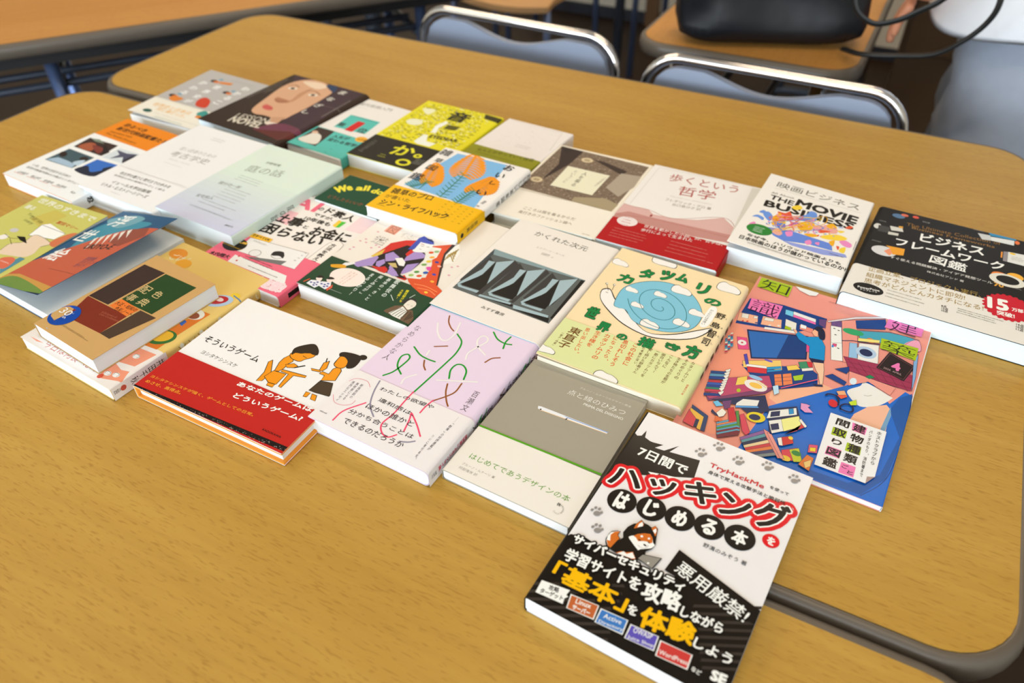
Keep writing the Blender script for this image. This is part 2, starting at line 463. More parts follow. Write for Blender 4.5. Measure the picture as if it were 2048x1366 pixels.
# ------------------------------------------------------------------ the standing person
M_skin = mat('skin', (196, 132, 100), .5)
M_hair = mat('dark_hair', (30, 24, 22), .5)
M_shirt = mat('white_cotton', (226, 230, 236), .8, bump=(18, .25))
M_denim = mat('pale_grey_denim', (150, 158, 172), .85, noise=(30, .10), bump=(14, .5))
M_shoe = mat('grey_shoe', (70, 70, 74), .6)

def skinned(name, verts, edges, radii, m, parent, root=0, sub=2):
    me = bpy.data.meshes.new(name); me.from_pydata(verts, edges, []); me.materials.append(m)
    o = bpy.data.objects.new(name, me); COL.objects.link(o)
    if parent: o.parent = parent
    o.modifiers.new('skin', 'SKIN').use_smooth_shade = True
    sv = me.skin_vertices[0].data
    for i, r in enumerate(radii):
        sv[i].radius = r if isinstance(r, tuple) else (r, r); sv[i].use_root = (i == root)
    s = o.modifiers.new('smooth', 'SUBSURF'); s.levels = s.render_levels = sub
    dg = bpy.context.evaluated_depsgraph_get()
    me2 = bpy.data.meshes.new_from_object(o.evaluated_get(dg))
    o.modifiers.clear(); o.data = me2
    if not me2.materials: me2.materials.append(m)
    me2.polygons.foreach_set('use_smooth', [True] * len(me2.polygons))
    return o

P = thing('person', (.205, 1.68, 0), 'person in pale grey trousers and white shirt standing at the right beside the black bag', 'person')
# local frame: the person faces -X (toward the bag)
V = []; E = []; Rr = []
def jt(p, r, link=None):
    V.append(p); Rr.append(r)
    if link is not None: E.append((link, len(V) - 1))
    return len(V) - 1
pel = jt((0, 0, .93), (.12, .15)); wst = jt((-.01, 0, 1.06), (.10, .13), pel); chs = jt((-.04, 0, 1.24), (.11, .155), wst); nbs = jt((-.08, 0, 1.39), (.07, .09), chs)
nck = jt((-.10, 0, 1.455), .048, nbs); hd0 = jt((-.115, 0, 1.53), (.078, .068), nck); hd1 = jt((-.115, 0, 1.60), (.092, .078), hd0); hd2 = jt((-.105, 0, 1.66), (.07, .064), hd1)
for s in (-1, 1):
    sh = jt((-.07, s * .155, 1.36), .052, nbs)
    if s > 0:      # arm on the far side hangs forward
        el = jt((-.13, s * .19, 1.10), .040, sh); wr = jt((-.24, s * .15, .90), .028, el); pm = jt((-.275, s * .145, .845), (.036, .018), wr)
    else:          # near arm reaches down to the bag
        el = jt((-.16, s * .19, 1.09), .040, sh); wr = jt((-.215, s * .135, .86), .028, el); pm = jt((-.24, s * .128, .785), (.036, .018), wr)
    hip = jt((0, s * .09, .84), .088, pel); kn = jt((-.02, s * .10, .47), .058, hip); an = jt((.0, s * .11, .09), .042, kn); hl = jt((-.05, s * .115, .045), .036, an); to = jt((-.15, s * .12, .03), .028, hl)
skinned('body', V, E, Rr, M_skin, P)
# fingers, each its own short chain rooted in the palm
for s, pm, dr in ((1, Vector((-.275, .145, .845)), Vector((-.45, 0, -.89))), (-1, Vector((-.24, -.128, .785)), Vector((-.42, .05, -.9)))):
    across = Vector((.0, 1, 0)); curl = Vector((.5, 0, -.25))
    for k, (off, ln) in enumerate(((-.025, .070), (-.008, .078), (.009, .073), (.025, .058))):
        b = pm + across * off * s; a1 = b + dr * ln * .5; a2 = a1 + (dr + curl * .5).normalized() * ln * .35; a3 = a2 + (dr + curl).normalized() * ln * .25
        skinned('finger', [b, a1, a2, a3], [(0, 1), (1, 2), (2, 3)], [.0095, .009, .008, .007], M_skin, P, sub=1)
    b = pm - dr * .03 - across * .026 * s
    skinned('thumb', [b, b + (dr * .6 - across * s * .7) * .035, b + (dr * .9 - across * s * .5) * .062], [(0, 1), (1, 2)], [.012, .010, .008], M_skin, P, sub=1)
# face: nose, eyes, mouth, ears; the head looks toward -X and down
hx, hz = -.115, 1.575
bm = bmesh.new(); tube(bm, [(hx - .083, 0, hz + .02), (hx - .104, 0, hz - .012), (hx - .088, 0, hz - .022)], [.007, .013, .009], 8); from_bm('nose', bm, M_skin, P, True)
M_eye = mat('dark_eye', (30, 22, 20), .2); M_lip = mat('lip', (168, 92, 82), .5)
for s in (-1, 1):
    bm = bmesh.new(); r = bmesh.ops.create_uvsphere(bm, u_segments=10, v_segments=6, radius=.009); bmesh.ops.translate(bm, vec=(hx - .080, s * .030, hz + .018), verts=r['verts']); from_bm('eye', bm, M_eye, P, True)
    bm = bmesh.new(); r = bmesh.ops.create_uvsphere(bm, u_segments=10, v_segments=8, radius=.028); bmesh.ops.scale(bm, vec=(.6, .35, 1), verts=r['verts']); bmesh.ops.translate(bm, vec=(hx + .005, s * .083, hz), verts=r['verts']); from_bm('ear', bm, M_skin, P, True)
bm = bmesh.new(); tube(bm, [(hx - .078, -.02, hz - .048), (hx - .087, 0, hz - .048), (hx - .078, .02, hz - .048)], .006, 8); from_bm('mouth', bm, M_lip, P, True)
bm = bmesh.new(); r = bmesh.ops.create_uvsphere(bm, u_segments=24, v_segments=16, radius=.108)
bmesh.ops.scale(bm, vec=(1.0, .86, 1.0), verts=r['verts']); bmesh.ops.translate(bm, vec=(hx + .024, 0, hz + .035), verts=r['verts'])
bmesh.ops.delete(bm, geom=[v for v in bm.verts if v.co.x < hx - .045 and v.co.z < hz + .065 or v.co.z < hz - .055], context='VERTS')
o = from_bm('hair', bm, M_hair, P, True); o.modifiers.new('thick', 'SOLIDIFY').thickness = .012
# loose trousers
V = []; E = []; Rr = []
c = jt((.0, 0, .95), (.15, .18)); c2 = jt((0, 0, .84), (.16, .19), c)
for s in (-1, 1):
    a = jt((-.01, s * .10, .72), .140, c2); b = jt((-.025, s * .115, .45), .135, a); d = jt((-.005, s * .13, .20), .125, b); e = jt((0, s * .13, .085), .12, d)
o = skinned('trousers', V, E, Rr, M_denim, P)
for v in o.data.vertices:        # soft folds
    k = v.co.z
    v.co.x += .009 * math.sin(k * 46 + v.co.y * 38); v.co.y += .012 * math.sin(k * 38 + v.co.x * 30) * (.5 + .5 * math.sin(k * 9))
# long shirt and sleeves
bm = bmesh.new(); rows = []
for i, (z, rx, ry, ox) in enumerate(((1.42, .06, .075, -.085), (1.40, .10, .15, -.08), (1.34, .135, .215, -.065), (1.2, .15, .205, -.04), (1.06, .15, .19, -.02), (.92, .185, .225, -.01), (.83, .205, .245, -.012), (.755, .212, .25, -.016))):
    row = []
    for k in range(48):
        a = 2 * math.pi * k / 48; w = 1 + (.035 * math.sin(5 * a + i) if i > 3 else 0)
        row.append(bm.verts.new((ox + rx * w * math.cos(a), ry * w * math.sin(a), z + (.012 * math.sin(3 * a) if i == 7 else 0))))
    rows.append(row)
for a, b in zip(rows, rows[1:]):
    for k in range(48): bm.faces.new((a[k], a[(k + 1) % 48], b[(k + 1) % 48], b[k]))
o = from_bm('shirt', bm, M_shirt, P, True); o.modifiers.new('thick', 'SOLIDIFY').thickness = .004; md = o.modifiers.new('smooth', 'SUBSURF'); md.levels = md.render_levels = 1
for s, el, wr in ((1, (-.13, .19, 1.10), (-.215, .158, .945)), (-1, (-.16, -.19, 1.09), (-.20, -.147, .91))):
    bm = bmesh.new(); tube(bm, catmull([(-.065, s * .15, 1.365), (-.10, s * .185, 1.22), el, wr], 6), [.07 - .0013 * k for k in range(19)], 16); from_bm('sleeve', bm, M_shirt, P, True)
for s in (-1, 1):
    bm = bmesh.new(); tube(bm, catmull([(.04, s * .115, .05), (-.02, s * .118, .055), (-.10, s * .12, .045), (-.175, s * .12, .03)], 5), [.045, .047, .048, .049, .05, .05, .05, .049, .048, .047, .045, .043, .04, .037, .034, .03], 14, flat=(1, .9)); from_bm('shoe', bm, M_shoe, P, True)

# ------------------------------------------------------------------ the books: size and place in mm (x, y, turn a, w, h, t),
# and what is printed on each part, in tenths of a millimetre from the lower left corner of the cover:
# t lettering, p filled shape, l stroke, e ellipse, d rows of lettering too small to read, k scattered strokes; numbers index inks
BOOKS = [
 dict(name='hack', x=-53.7, y=361.0, a=-0.0641, w=145.0, h=211.1, z0=0, t=16.0, spine='L', lift=0, cover=(229, 232, 238), spine_col=(30, 26, 22), label='black and white paperback with red-outlined title and hooded dog, nearest the camera', rough=0.22, hard=None, page=(239, 246, 246), round=2, bands=[], kind='book',
  inks=[(30,26,22),(229,232,238),(59,54,49),(239,245,246),(215,28,36),(196,30,39),(143,141,140),(239,186,13),(187,101,55),(63,123,201),(93,84,188),(197,64,60),(204,111,41),(143,141,135)],
  parts={
   'cover': [
('p',0,[-3,1839,48,1806,80,1825,93,1902,113,1822,168,1804,198,1805,281,1821,231,1757,310,1766,399,1880,354,1776,605,1818,631,1619,40,1321,10,1303],0),('p',0,[12,597,32,635,145,663,279,644,406,635,560,674,676,640,761,708,786,921,1457,745,1450,0,0,0],0),
('p',1,[695,660,708,785,758,714,859,717,789,647],0),('p',2,[-5,139,555,452,572,434,2,115],0),('p',2,[-3,68,567,388,583,370,3,45],0),('p',2,[-2,-2,579,325,595,308,4,-25],0),
('p',2,[-1,-71,590,263,606,246,5,-93],0),('p',2,[0,-138,602,202,618,185,7,-161],0),('p',2,[1,-205,613,142,629,126,8,-227],0),('p',2,[2,-270,624,83,640,67,9,-292],0),('p',2,[3,-335,635,25,650,9,10,-356],0),
('p',2,[4,-398,646,-33,661,-48,11,-419],0),('p',2,[5,-461,656,-89,671,-104,12,-481],0),('p',2,[6,-522,666,-144,681,-159,13,-542],0),('p',2,[7,-582,677,-199,691,-213,14,-602],0),
('p',2,[8,-642,687,-252,701,-266,14,-661],0),('p',2,[1040,560,1465,797,1464,770,1040,534],0),('p',2,[1067,508,1466,730,1466,704,1068,483],0),('p',2,[1095,458,1468,664,1467,638,1095,432],0),
('p',2,[1122,408,1469,599,1469,574,1122,383],0),('p',2,[1148,359,1471,536,1470,511,1149,334],0),('p',2,[1174,311,1472,473,1472,448,1175,287],0),('p',2,[1200,264,1474,411,1473,387,1200,239],0),
('p',2,[1225,217,1475,351,1475,327,1225,193],0),('p',2,[1250,171,1477,291,1476,267,1250,148],0),('t','7日間で',[131,1605,554,1605,131,1710],3,30,0),('p',3,[286,1489,373,1515,348,1459],0),
('p',3,[376,1517,540,1559,472,1492],0),('t','ハッキ',[59,1204,873,1427,3,1407],4,250,0),('t','ハッキ',[59,1204,873,1427,3,1407],3,100,0),('t','ハッキ',[59,1204,873,1427,3,1407],0,35,0),
('t','ング',[919,1384,1424,1472,877,1630],4,230,0),('t','ング',[919,1384,1424,1472,877,1630],3,90,0),('t','ング',[919,1384,1424,1472,877,1630],0,35,0),('t','ハッキ',[59,1204,873,1427,3,1407],3,100,0),
('t','ハッキ',[59,1204,873,1427,3,1407],0,35,0),('e',4,1339,1345,63,63,0),('t','を',[1315,1309,1368,1309,1315,1379],3,40,0),('e',0,231,1111,116,116,0),('t','は',[186,1034,275,1034,186,1189],3,45,0),
('e',0,458,1159,116,116,0),('t','じ',[412,1085,505,1085,412,1234],3,45,0),('e',0,682,1188,116,116,0),('t','め',[634,1117,731,1117,634,1259],3,45,0),('e',0,903,1228,116,116,0),
('t','る',[853,1160,952,1160,853,1296],3,45,0),('e',0,1131,1255,116,116,0),('t','本',[1081,1190,1182,1190,1081,1320],3,45,0),('t','TryHackMe',[692,1780,1140,1780,692,1839],5,25,0),
('t','を使って',[1181,1824,1329,1824,1181,1858],0,15,0),('t','身体で覚える攻撃手法と脆弱性',[706,1719,1333,1719,706,1758],0,15,0),('t','野溝のみぞう 著',[920,1038,1249,1038,920,1078],0,0,0),('e',6,591,1878,28,23,5),
('e',6,542,1896,11,14,-4),('e',6,559,1933,11,14,-4),('e',6,590,1937,11,14,-4),('e',6,619,1907,11,14,-4),('e',6,698,2016,28,23,5),('e',6,649,2035,11,14,-4),('e',6,667,2073,11,14,-4),
('e',6,698,2076,11,14,-4),('e',6,726,2045,11,14,-4),('e',6,886,1953,28,23,5),('e',6,839,1971,11,14,-4),('e',6,856,2007,11,14,-4),('e',6,887,2011,11,14,-4),('e',6,914,1981,11,14,-4),
('e',6,1108,2019,28,23,5),('e',6,1062,2038,11,14,-4),('e',6,1080,2074,11,14,-4),('e',6,1110,2078,11,14,-4),('e',6,1136,2047,11,14,-4),('e',6,1330,1998,28,23,5),('e',6,1286,2016,11,14,-4),
('e',6,1305,2051,11,14,-4),('e',6,1334,2055,11,14,-4),('e',6,1358,2025,11,14,-4),('e',6,118,902,28,23,5),('e',6,70,914,11,14,-4),('e',6,85,946,11,14,-4),('e',6,115,951,11,14,-4),
('e',6,143,927,11,14,-4),('e',6,192,764,28,23,5),('e',6,146,776,11,14,-4),('e',6,160,806,11,14,-4),('e',6,189,812,11,14,-4),('e',6,217,789,11,14,-4),('p',0,[786,921,1457,745,1454,625,758,706],0),
('t','悪用厳禁!',[814,731,1373,590,844,850],3,12,0),('t','サイバーセキュリティ',[73,571,934,603,70,654],0,200,0),('t','サイバーセキュリティ',[73,571,934,603,70,654],3,50,0),('t','学習サイトを',[88,407,663,447,80,516],0,140,0),
('t','学習サイトを',[88,407,663,447,80,516],3,35,0),('t','攻略',[699,411,967,442,681,558],0,140,0),('t','攻略',[699,411,967,442,681,558],3,40,0),('t','しながら',[986,427,1277,442,982,510],0,140,0),
('t','しながら',[986,427,1277,442,982,510],3,40,0),('t','「基本」',[78,228,643,247,73,380],0,150,0),('t','「基本」',[78,228,643,247,73,380],7,45,0),('t','を',[673,254,731,267,657,327],0,150,0),
('t','を',[673,254,731,267,657,327],3,40,0),('t','体験',[772,213,1137,262,751,369],0,150,0),('t','体験',[772,213,1137,262,751,369],7,50,0),('t','しよう',[1143,262,1400,263,1143,336],0,150,0),
('t','しよう',[1143,262,1400,263,1143,336],3,40,0),('p',3,[42,177,253,208,247,162,266,158,249,132,259,88,50,71],0),('t','攻略',[117,134,190,147,110,174],0,30,0),('t','ターゲット',[76,83,242,108,71,121],0,30,0),
('p',3,[271,186,482,207,497,92,294,74],0),('p',8,[281,180,476,202,488,98,300,79],0),('p',3,[501,196,701,211,712,94,509,81],0),('p',9,[510,190,694,206,704,101,516,86],0),('p',3,[726,195,927,210,938,97,731,81],0),
('p',10,[735,189,920,205,930,103,738,85],0),('p',3,[944,191,1168,204,1175,91,957,74],0),('p',11,[954,185,1160,200,1166,97,965,79],0),('t','Linux',[330,139,439,155,325,176],3,20,0),
('t','サーバー',[330,89,455,104,325,125],3,40,0),('t','Active',[545,140,670,156,541,175],3,10,0),('t','Directory',[534,85,702,110,529,115],3,10,0),('t','OWASP',[764,147,894,165,758,187],3,10,0),
('t','Juice Shop',[749,84,926,111,744,115],3,10,0),('t','WordPress',[972,97,1161,119,968,129],3,10,0),('t','など',[1194,102,1257,97,1197,134],3,30,0),('t','SE',[1324,111,1415,121,1318,176],3,70,0),
('p',0,[314,666,288,699,277,730,279,779,288,811,319,836,348,842,341,810,355,793,373,785,360,732,347,664],0),('p',3,[316,680,289,716,280,758,287,797,315,826,343,839,316,737],0),
('p',12,[320,677,289,721,315,725,295,775,310,819,343,839,338,809,352,788,366,783,356,740,343,672],0),('p',0,[387,801,365,846,375,907,403,959,419,969,439,1020,468,1004,501,1004,533,994,551,1023,579,1007,594,947,619,867,611,820,579,776,588,750,585,693,545,674,467,683,399,652,343,662,355,734,377,785],0),
('p',12,[420,917,420,967,441,1015,467,995,473,977,458,959,441,935],0),('p',3,[439,940,437,977,451,1006,466,988,470,970],0),('p',12,[533,988,553,1020,575,1000,590,944,587,934,553,971],0),
('p',3,[550,974,564,1004,578,980,578,953],0),('p',3,[425,819,419,831,435,851,445,857,490,906,545,933,574,913,596,874,618,860,605,822,568,795,540,775,528,756,489,778],0),('p',12,[446,855,465,886,509,920,548,935,577,910,592,871,576,853,556,860,531,852,495,829,469,850],0),
('e',3,501,883,10,10,0),('e',3,555,892,9,9,0),('e',0,501,845,11,5,-1),('e',0,567,859,8,5,-4),('e',0,553,823,14,7,-2),('l',0,2,[507,797,529,790,562,799,576,823,570,838],1),
('p',12,[394,652,424,686,461,695,501,725,542,680,528,666],0),('p',3,[406,654,441,694,469,684,500,719,538,681,515,668],0),('p',0,[569,744,707,784,682,664,554,689],0),('p',13,[573,740,698,776,675,668,557,694],0),
('e',3,636,693,9,7,5),('e',3,632,694,4,5,-4),('e',3,634,696,4,5,-4),('e',3,636,697,4,5,-4),('e',3,638,695,4,5,-4),
   ],
  }),
 dict(name='mag', x=-1.3, y=599.5, a=-0.0545, w=177.9, h=258.0, z0=0, t=6.0, spine='R', lift=0, cover=(227, 151, 140), spine_col=(229, 237, 245), label='salmon pink magazine with a drawing of a woman in a cluttered room', rough=0.25, hard=None, page=(239, 246, 246), round=1, bands=[], kind='magazine',
  inks=[(235,153,129),(235,179,148),(24,105,207),(22,86,169),(26,40,85),(229,233,234),(114,111,106),(233,185,159),(114,161,201),(17,62,137),(32,36,70),(229,231,226),(204,52,64),(114,201,238),(229,233,238),(229,111,180),(162,191,24),(229,141,127),(234,241,246),(229,233,236),(43,105,186),(17,62,129),(220,80,137),(229,231,232),(191,60,74),(233,201,116),(234,239,243),(38,151,211),(76,70,180),(105,90,201),(233,201,95),(57,141,106),(225,131,85),(162,201,43),(7,141,211),(28,34,64),(24,34,74),(233,197,167),(95,70,127),(105,80,137),(231,237,238),(86,90,95),(210,80,127),(57,131,211),(57,60,64),(227,151,140),(220,215,222),(66,161,190),(229,161,190),(47,161,106),(229,131,64),(229,221,127),(143,191,232),(227,231,232),(172,201,232),(153,50,85),(105,30,64),(210,231,246),(28,131,85),(34,22,22),(143,90,95),(229,121,185),(181,151,159),(124,171,222),(38,40,22),(57,20,53),(38,40,11),(227,233,234),(114,60,64),(120,58,106),(181,70,110),(229,201,95),(227,229,228),(233,191,85),(162,191,32),(220,191,116),(22,70,137),(86,151,190),(19,66,148),(181,50,64),(47,90,180),(28,60,148),(38,131,106),(191,60,85),(19,60,137),(225,229,228),(76,151,222),(105,60,116),(105,191,237),(215,111,64),(22,60,116),(229,185,74),(210,66,81),(86,161,201),(225,131,74),(66,151,53),(124,30,53),(114,30,53),(191,40,60),(76,141,64),(206,66,91),(218,201,32),(225,231,230),(229,233,148),(225,229,226),(38,141,201),(200,60,68),(216,151,201),(200,40,53),(19,24,64),(191,221,53),(229,171,127),(220,90,64),(195,50,47),(229,201,64),(210,64,85),(191,201,43),(47,131,64),(216,121,53),(229,201,127),(210,80,116),(229,201,43),(133,90,159),(86,151,169),(229,211,169),(200,60,74),(57,70,116),(124,141,148),(220,141,137),(225,151,148),(181,221,246),(229,90,116),(28,111,159),(57,151,190),(220,221,211),(181,60,85),(229,235,241),(162,141,137),(19,18,18)],
  parts={
   'cover': [
('p',0,[54,123,11,1717,284,1443,408,1048,647,877,715,236,331,65],0),('p',1,[646,757,632,929,888,1202,1149,1169,771,698],0),('p',2,[575,-130,676,657,1199,1260,1365,1480,1605,1228,1700,1461,1764,1438,1771,854,1812,-61,1614,-44,1245,-54],0),
('p',3,[1619,1150,1668,1353,1759,1466,1792,1166,1786,862,1743,309,1597,37,1229,8,1078,90,1488,113,1693,328,1756,845],0),('l',4,5,[1764,1438,1784,968,1765,443,1713,221,1600,27],1),
('p',5,[1242,1224,1325,1333,1362,1410,1586,1334,1606,1299,1518,1149,1382,1063,1268,1149],1),('l',6,4,[1382,1228,1415,1235,1444,1264],1),('p',7,[1331,786,1357,940,1444,1091,1584,1202,1627,1155,1640,858,1493,771,1368,808],0),
('p',8,[1620,1194,1645,1081,1633,853,1594,844],0),('p',9,[34,2136,374,2195,823,2188,832,2028,608,1826,316,1728,32,1655,27,1764],0),('p',1,[10,1849,198,1882,233,1746,33,1704],0),
('l',10,3,[10,1849,198,1882,233,1746,33,1704,10,1849],0),('p',1,[242,1907,426,1940,459,1804,261,1762],0),('l',10,3,[242,1907,426,1940,459,1804,261,1762,242,1907],0),('p',11,[42,1848,108,1863,123,1789,57,1774],0),
('l',10,3,[42,1848,108,1863,123,1789,57,1774,42,1848],0),('p',11,[163,1861,201,1870,204,1834,166,1825],0),('l',10,3,[163,1861,201,1870,204,1834,166,1825,163,1861],0),('p',11,[266,1895,354,1915,360,1867,272,1846],0),
('l',10,3,[266,1895,354,1915,360,1867,272,1846,266,1895],0),('p',12,[121,1751,140,1756,139,1733,120,1728],0),('p',9,[205,1770,232,1777,230,1757,203,1751],0),('p',11,[335,1801,358,1807,356,1784,333,1779],0),
('p',11,[414,1840,441,1846,439,1824,413,1817],0),('p',12,[81,1735,96,1739,94,1719,79,1715],0),('p',13,[413,2132,494,2134,512,2046,430,2050],0),('l',10,3,[413,2132,494,2134,512,2046,430,2050,413,2132],0),
('p',14,[493,2140,725,2124,744,2032,512,2046],0),('l',10,3,[493,2140,725,2124,744,2032,512,2046,493,2140],0),('p',15,[505,2087,735,2070,744,2032,512,2046],0),('l',10,3,[505,2087,735,2070,744,2032,512,2046,505,2087],0),
('p',11,[457,1976,572,1961,597,1837,491,1819],0),('l',10,3,[457,1976,572,1961,597,1837,491,1819,457,1976],0),('p',16,[482,1865,543,1860,551,1818,489,1811],0),('l',10,3,[482,1865,543,1860,551,1818,489,1811,482,1865],0),
('p',17,[605,1951,743,1951,751,1883,623,1881],0),('l',10,3,[605,1951,743,1951,751,1883,623,1881,605,1951],0),('p',18,[610,1968,670,1967,680,1914,622,1906],0),('l',10,3,[610,1968,670,1967,680,1914,622,1906,610,1968],0),
('p',19,[308,1742,606,1835,617,1792,312,1701],0),('l',10,3,[308,1742,606,1835,617,1792,312,1701,308,1742],0),('p',4,[165,1615,729,1814,804,1454,336,1202],0),('p',20,[186,1599,554,1734,551,1334,340,1225],0),
('l',10,3,[186,1599,554,1734,551,1334,340,1225,186,1599],0),('p',21,[554,1734,724,1790,789,1466,551,1334],0),('l',10,3,[554,1734,724,1790,789,1466,551,1334,554,1734],0),('p',22,[116,1451,207,1483,283,1319,186,1276],0),
('l',10,3,[116,1451,207,1483,283,1319,186,1276,116,1451],0),('e',23,189,1388,42,42,0),('e',24,189,1388,12,12,0),('p',22,[722,1768,767,1759,803,1574,770,1568],0),('l',10,3,[722,1768,767,1759,803,1574,770,1568,722,1768],0),
('p',9,[284,1073,849,1353,946,1298,987,1136,647,877,441,941],0),('p',25,[278,1129,594,1319,643,1186,314,1042],0),('l',10,3,[278,1129,594,1319,643,1186,314,1042,278,1129],0),
('p',12,[334,1086,508,1145,532,1064,371,995],0),('l',10,3,[334,1086,508,1145,532,1064,371,995,334,1086],0),('p',26,[323,1103,501,1167,511,1134,335,1071],0),('l',10,3,[323,1103,501,1167,511,1134,335,1071,323,1103],0),
('p',27,[508,1155,618,1235,631,1204,519,1120],0),('l',10,3,[508,1155,618,1235,631,1204,519,1120,508,1155],0),('p',27,[521,1114,634,1193,640,1171,529,1087],0),('l',10,3,[521,1114,634,1193,640,1171,529,1087,521,1114],0),
('p',28,[259,1224,281,1250,344,1115,322,1089],0),('l',10,3,[259,1224,281,1250,344,1115,322,1089,259,1224],0),('e',29,494,1254,40,15,0),('p',30,[663,1262,743,1328,789,1283,693,1208],0),
('l',10,3,[663,1262,743,1328,789,1283,693,1208,663,1262],0),('p',31,[745,1375,811,1426,859,1350,791,1288],0),('l',10,3,[745,1375,811,1426,859,1350,791,1288,745,1375],0),('p',12,[812,1420,860,1441,881,1372,849,1353],0),
('l',10,3,[812,1420,860,1441,881,1372,849,1353,812,1420],0),('p',11,[795,1300,886,1366,899,1329,812,1265],0),('l',10,3,[795,1300,886,1366,899,1329,812,1265,795,1300],0),('p',32,[595,1087,652,1127,706,978,649,933],0),
('l',10,3,[595,1087,652,1127,706,978,649,933,595,1087],0),('p',32,[662,1133,730,1185,782,1047,712,982],0),('l',10,3,[662,1133,730,1185,782,1047,712,982,662,1133],0),('p',33,[753,1154,835,1228,844,1145,783,1097],0),
('l',10,3,[753,1154,835,1228,844,1145,783,1097,753,1154],0),('l',4,4,[614,1042,743,1136],0),('l',4,4,[628,994,756,1088],0),('p',34,[592,1827,626,1833,715,1792,834,1861,910,1738,955,1523,857,1466,817,1489,778,1662,657,1716,614,1776],0),
('l',10,3,[592,1827,626,1833,715,1792,834,1861,910,1738,955,1523,857,1466,817,1489,778,1662,657,1716,614,1776,592,1827],0),('p',1,[566,1848,602,1848,621,1808,607,1786],0),
('l',10,3,[566,1848,602,1848,621,1808,607,1786,566,1848],0),('p',35,[744,1923,761,1998,806,2013,855,1951,878,1841,835,1826,798,1911],1),('l',10,3,[744,1923,761,1998,806,2013,855,1951,878,1841,835,1826,798,1911,744,1923],1),
('p',1,[739,1898,753,1950,794,1930,814,1849,777,1842],0),('l',10,3,[739,1898,753,1950,794,1930,814,1849,777,1842,739,1898],0),('p',36,[817,1489,952,1521,960,1473,856,1439],0),
('l',10,3,[817,1489,952,1521,960,1473,856,1439,817,1489],0),('p',37,[866,1445,958,1479,985,1385,1022,1187,1000,1162,951,1301,917,1345],0),('l',10,3,[866,1445,958,1479,985,1385,1022,1187,1000,1162,951,1301,917,1345,866,1445],0),
('p',4,[943,1141,1023,1169,1032,1150,967,1118],0),('l',10,3,[943,1141,1023,1169,1032,1150,967,1118,943,1141],0),('p',38,[750,2138,819,2164,844,2017,772,2048],0),('l',10,3,[750,2138,819,2164,844,2017,772,2048,750,2138],0),
('p',39,[865,2176,982,2225,1107,1651,1081,1636,948,2114,885,2095],0),('l',10,3,[865,2176,982,2225,1107,1651,1081,1636,948,2114,885,2095,865,2176],0),('p',40,[879,2092,980,2114,1107,1602,1005,1565],0),
('l',10,3,[879,2092,980,2114,1107,1602,1005,1565,879,2092],0),('l',41,3,[943,1826,1043,1870],0),('p',42,[963,1821,999,1831,1005,1787,970,1773],0),('l',10,3,[963,1821,999,1831,1005,1787,970,1773,963,1821],0),
('p',43,[961,1796,979,1799,984,1761,966,1757],0),('e',44,922,2062,12,7,0),('e',44,967,2052,12,7,0),('e',44,955,1967,12,7,0),('e',44,1027,1772,12,7,0),('p',45,[957,2229,1091,2307,1238,1661,1111,1587],0),
('l',10,3,[957,2229,1091,2307,1238,1661,1111,1587,957,2229],0),('p',9,[1079,2300,1339,2469,1358,2388,1367,2299,1113,2173],0),('l',10,3,[1079,2300,1339,2469,1358,2388,1367,2299,1113,2173,1079,2300],0),
('p',46,[832,2149,1069,2361,1330,2520,1339,2488,1077,2328,846,2135],0),('l',10,3,[832,2149,1069,2361,1330,2520,1339,2488,1077,2328,846,2135,832,2149],0),('p',47,[1144,2148,1414,2269,1578,2293,1695,2271,1714,2104,1342,2058,1180,2006],0),
('l',10,3,[1144,2148,1414,2269,1578,2293,1695,2271,1714,2104,1342,2058,1180,2006,1144,2148],0),('l',4,6,[1133,2156,1412,2282,1688,2294],0),('p',48,[1568,2134,1638,2265,1696,2264,1720,2114],1),
('l',10,3,[1568,2134,1638,2265,1696,2264,1720,2114,1568,2134],1),('e',49,1097,2099,100,50,1),('e',50,1273,2046,40,40,0),('p',51,[1159,2029,1352,2099,1357,2053,1170,1979],0),
('l',10,3,[1159,2029,1352,2099,1357,2053,1170,1979,1159,2029],0),('l',4,12,[1034,1907,1118,1956,1365,2031],0),('p',52,[1102,1912,1170,1937,1220,1710,1144,1686],0),('l',10,3,[1102,1912,1170,1937,1220,1710,1144,1686,1102,1912],0),
('p',53,[1185,1953,1361,2014,1407,1721,1224,1692],0),('l',10,3,[1185,1953,1361,2014,1407,1721,1224,1692,1185,1953],0),('e',54,1274,1841,95,90,0),('e',4,1274,1838,60,55,0),
('p',55,[1096,1677,1406,1727,1726,1721,1738,1489,1576,1480,1195,1481,1140,1604],0),('l',10,3,[1096,1677,1406,1727,1726,1721,1738,1489,1576,1480,1195,1481,1140,1604,1096,1677],0),
('l',56,4,[1146,1657,1290,1499],0),('l',56,4,[1238,1658,1377,1493],0),('l',56,4,[1329,1659,1463,1487],0),('l',56,4,[1419,1660,1548,1481],0),('l',56,4,[1508,1661,1632,1476],0),
('l',56,4,[1596,1662,1716,1470],0),('l',56,4,[1156,1614,1723,1688],0),('l',56,4,[1170,1550,1736,1609],0),('l',56,4,[1184,1488,1748,1531],0),('p',9,[1069,1450,1180,1547,1191,1498,1181,1435],0),
('l',10,3,[1069,1450,1180,1547,1191,1498,1181,1435,1069,1450],0),('p',9,[1012,1305,1199,1260,1207,1319,1066,1368],0),('l',10,3,[1012,1305,1199,1260,1207,1319,1066,1368,1012,1305],0),
('p',45,[1193,1487,1613,1470,1586,1334,1377,1424,1230,1278],0),('l',10,3,[1193,1487,1613,1470,1586,1334,1377,1424,1230,1278,1193,1487],0),('e',57,1257,1361,30,50,0),('p',58,[1339,1480,1373,1531,1421,1512,1377,1468],0),
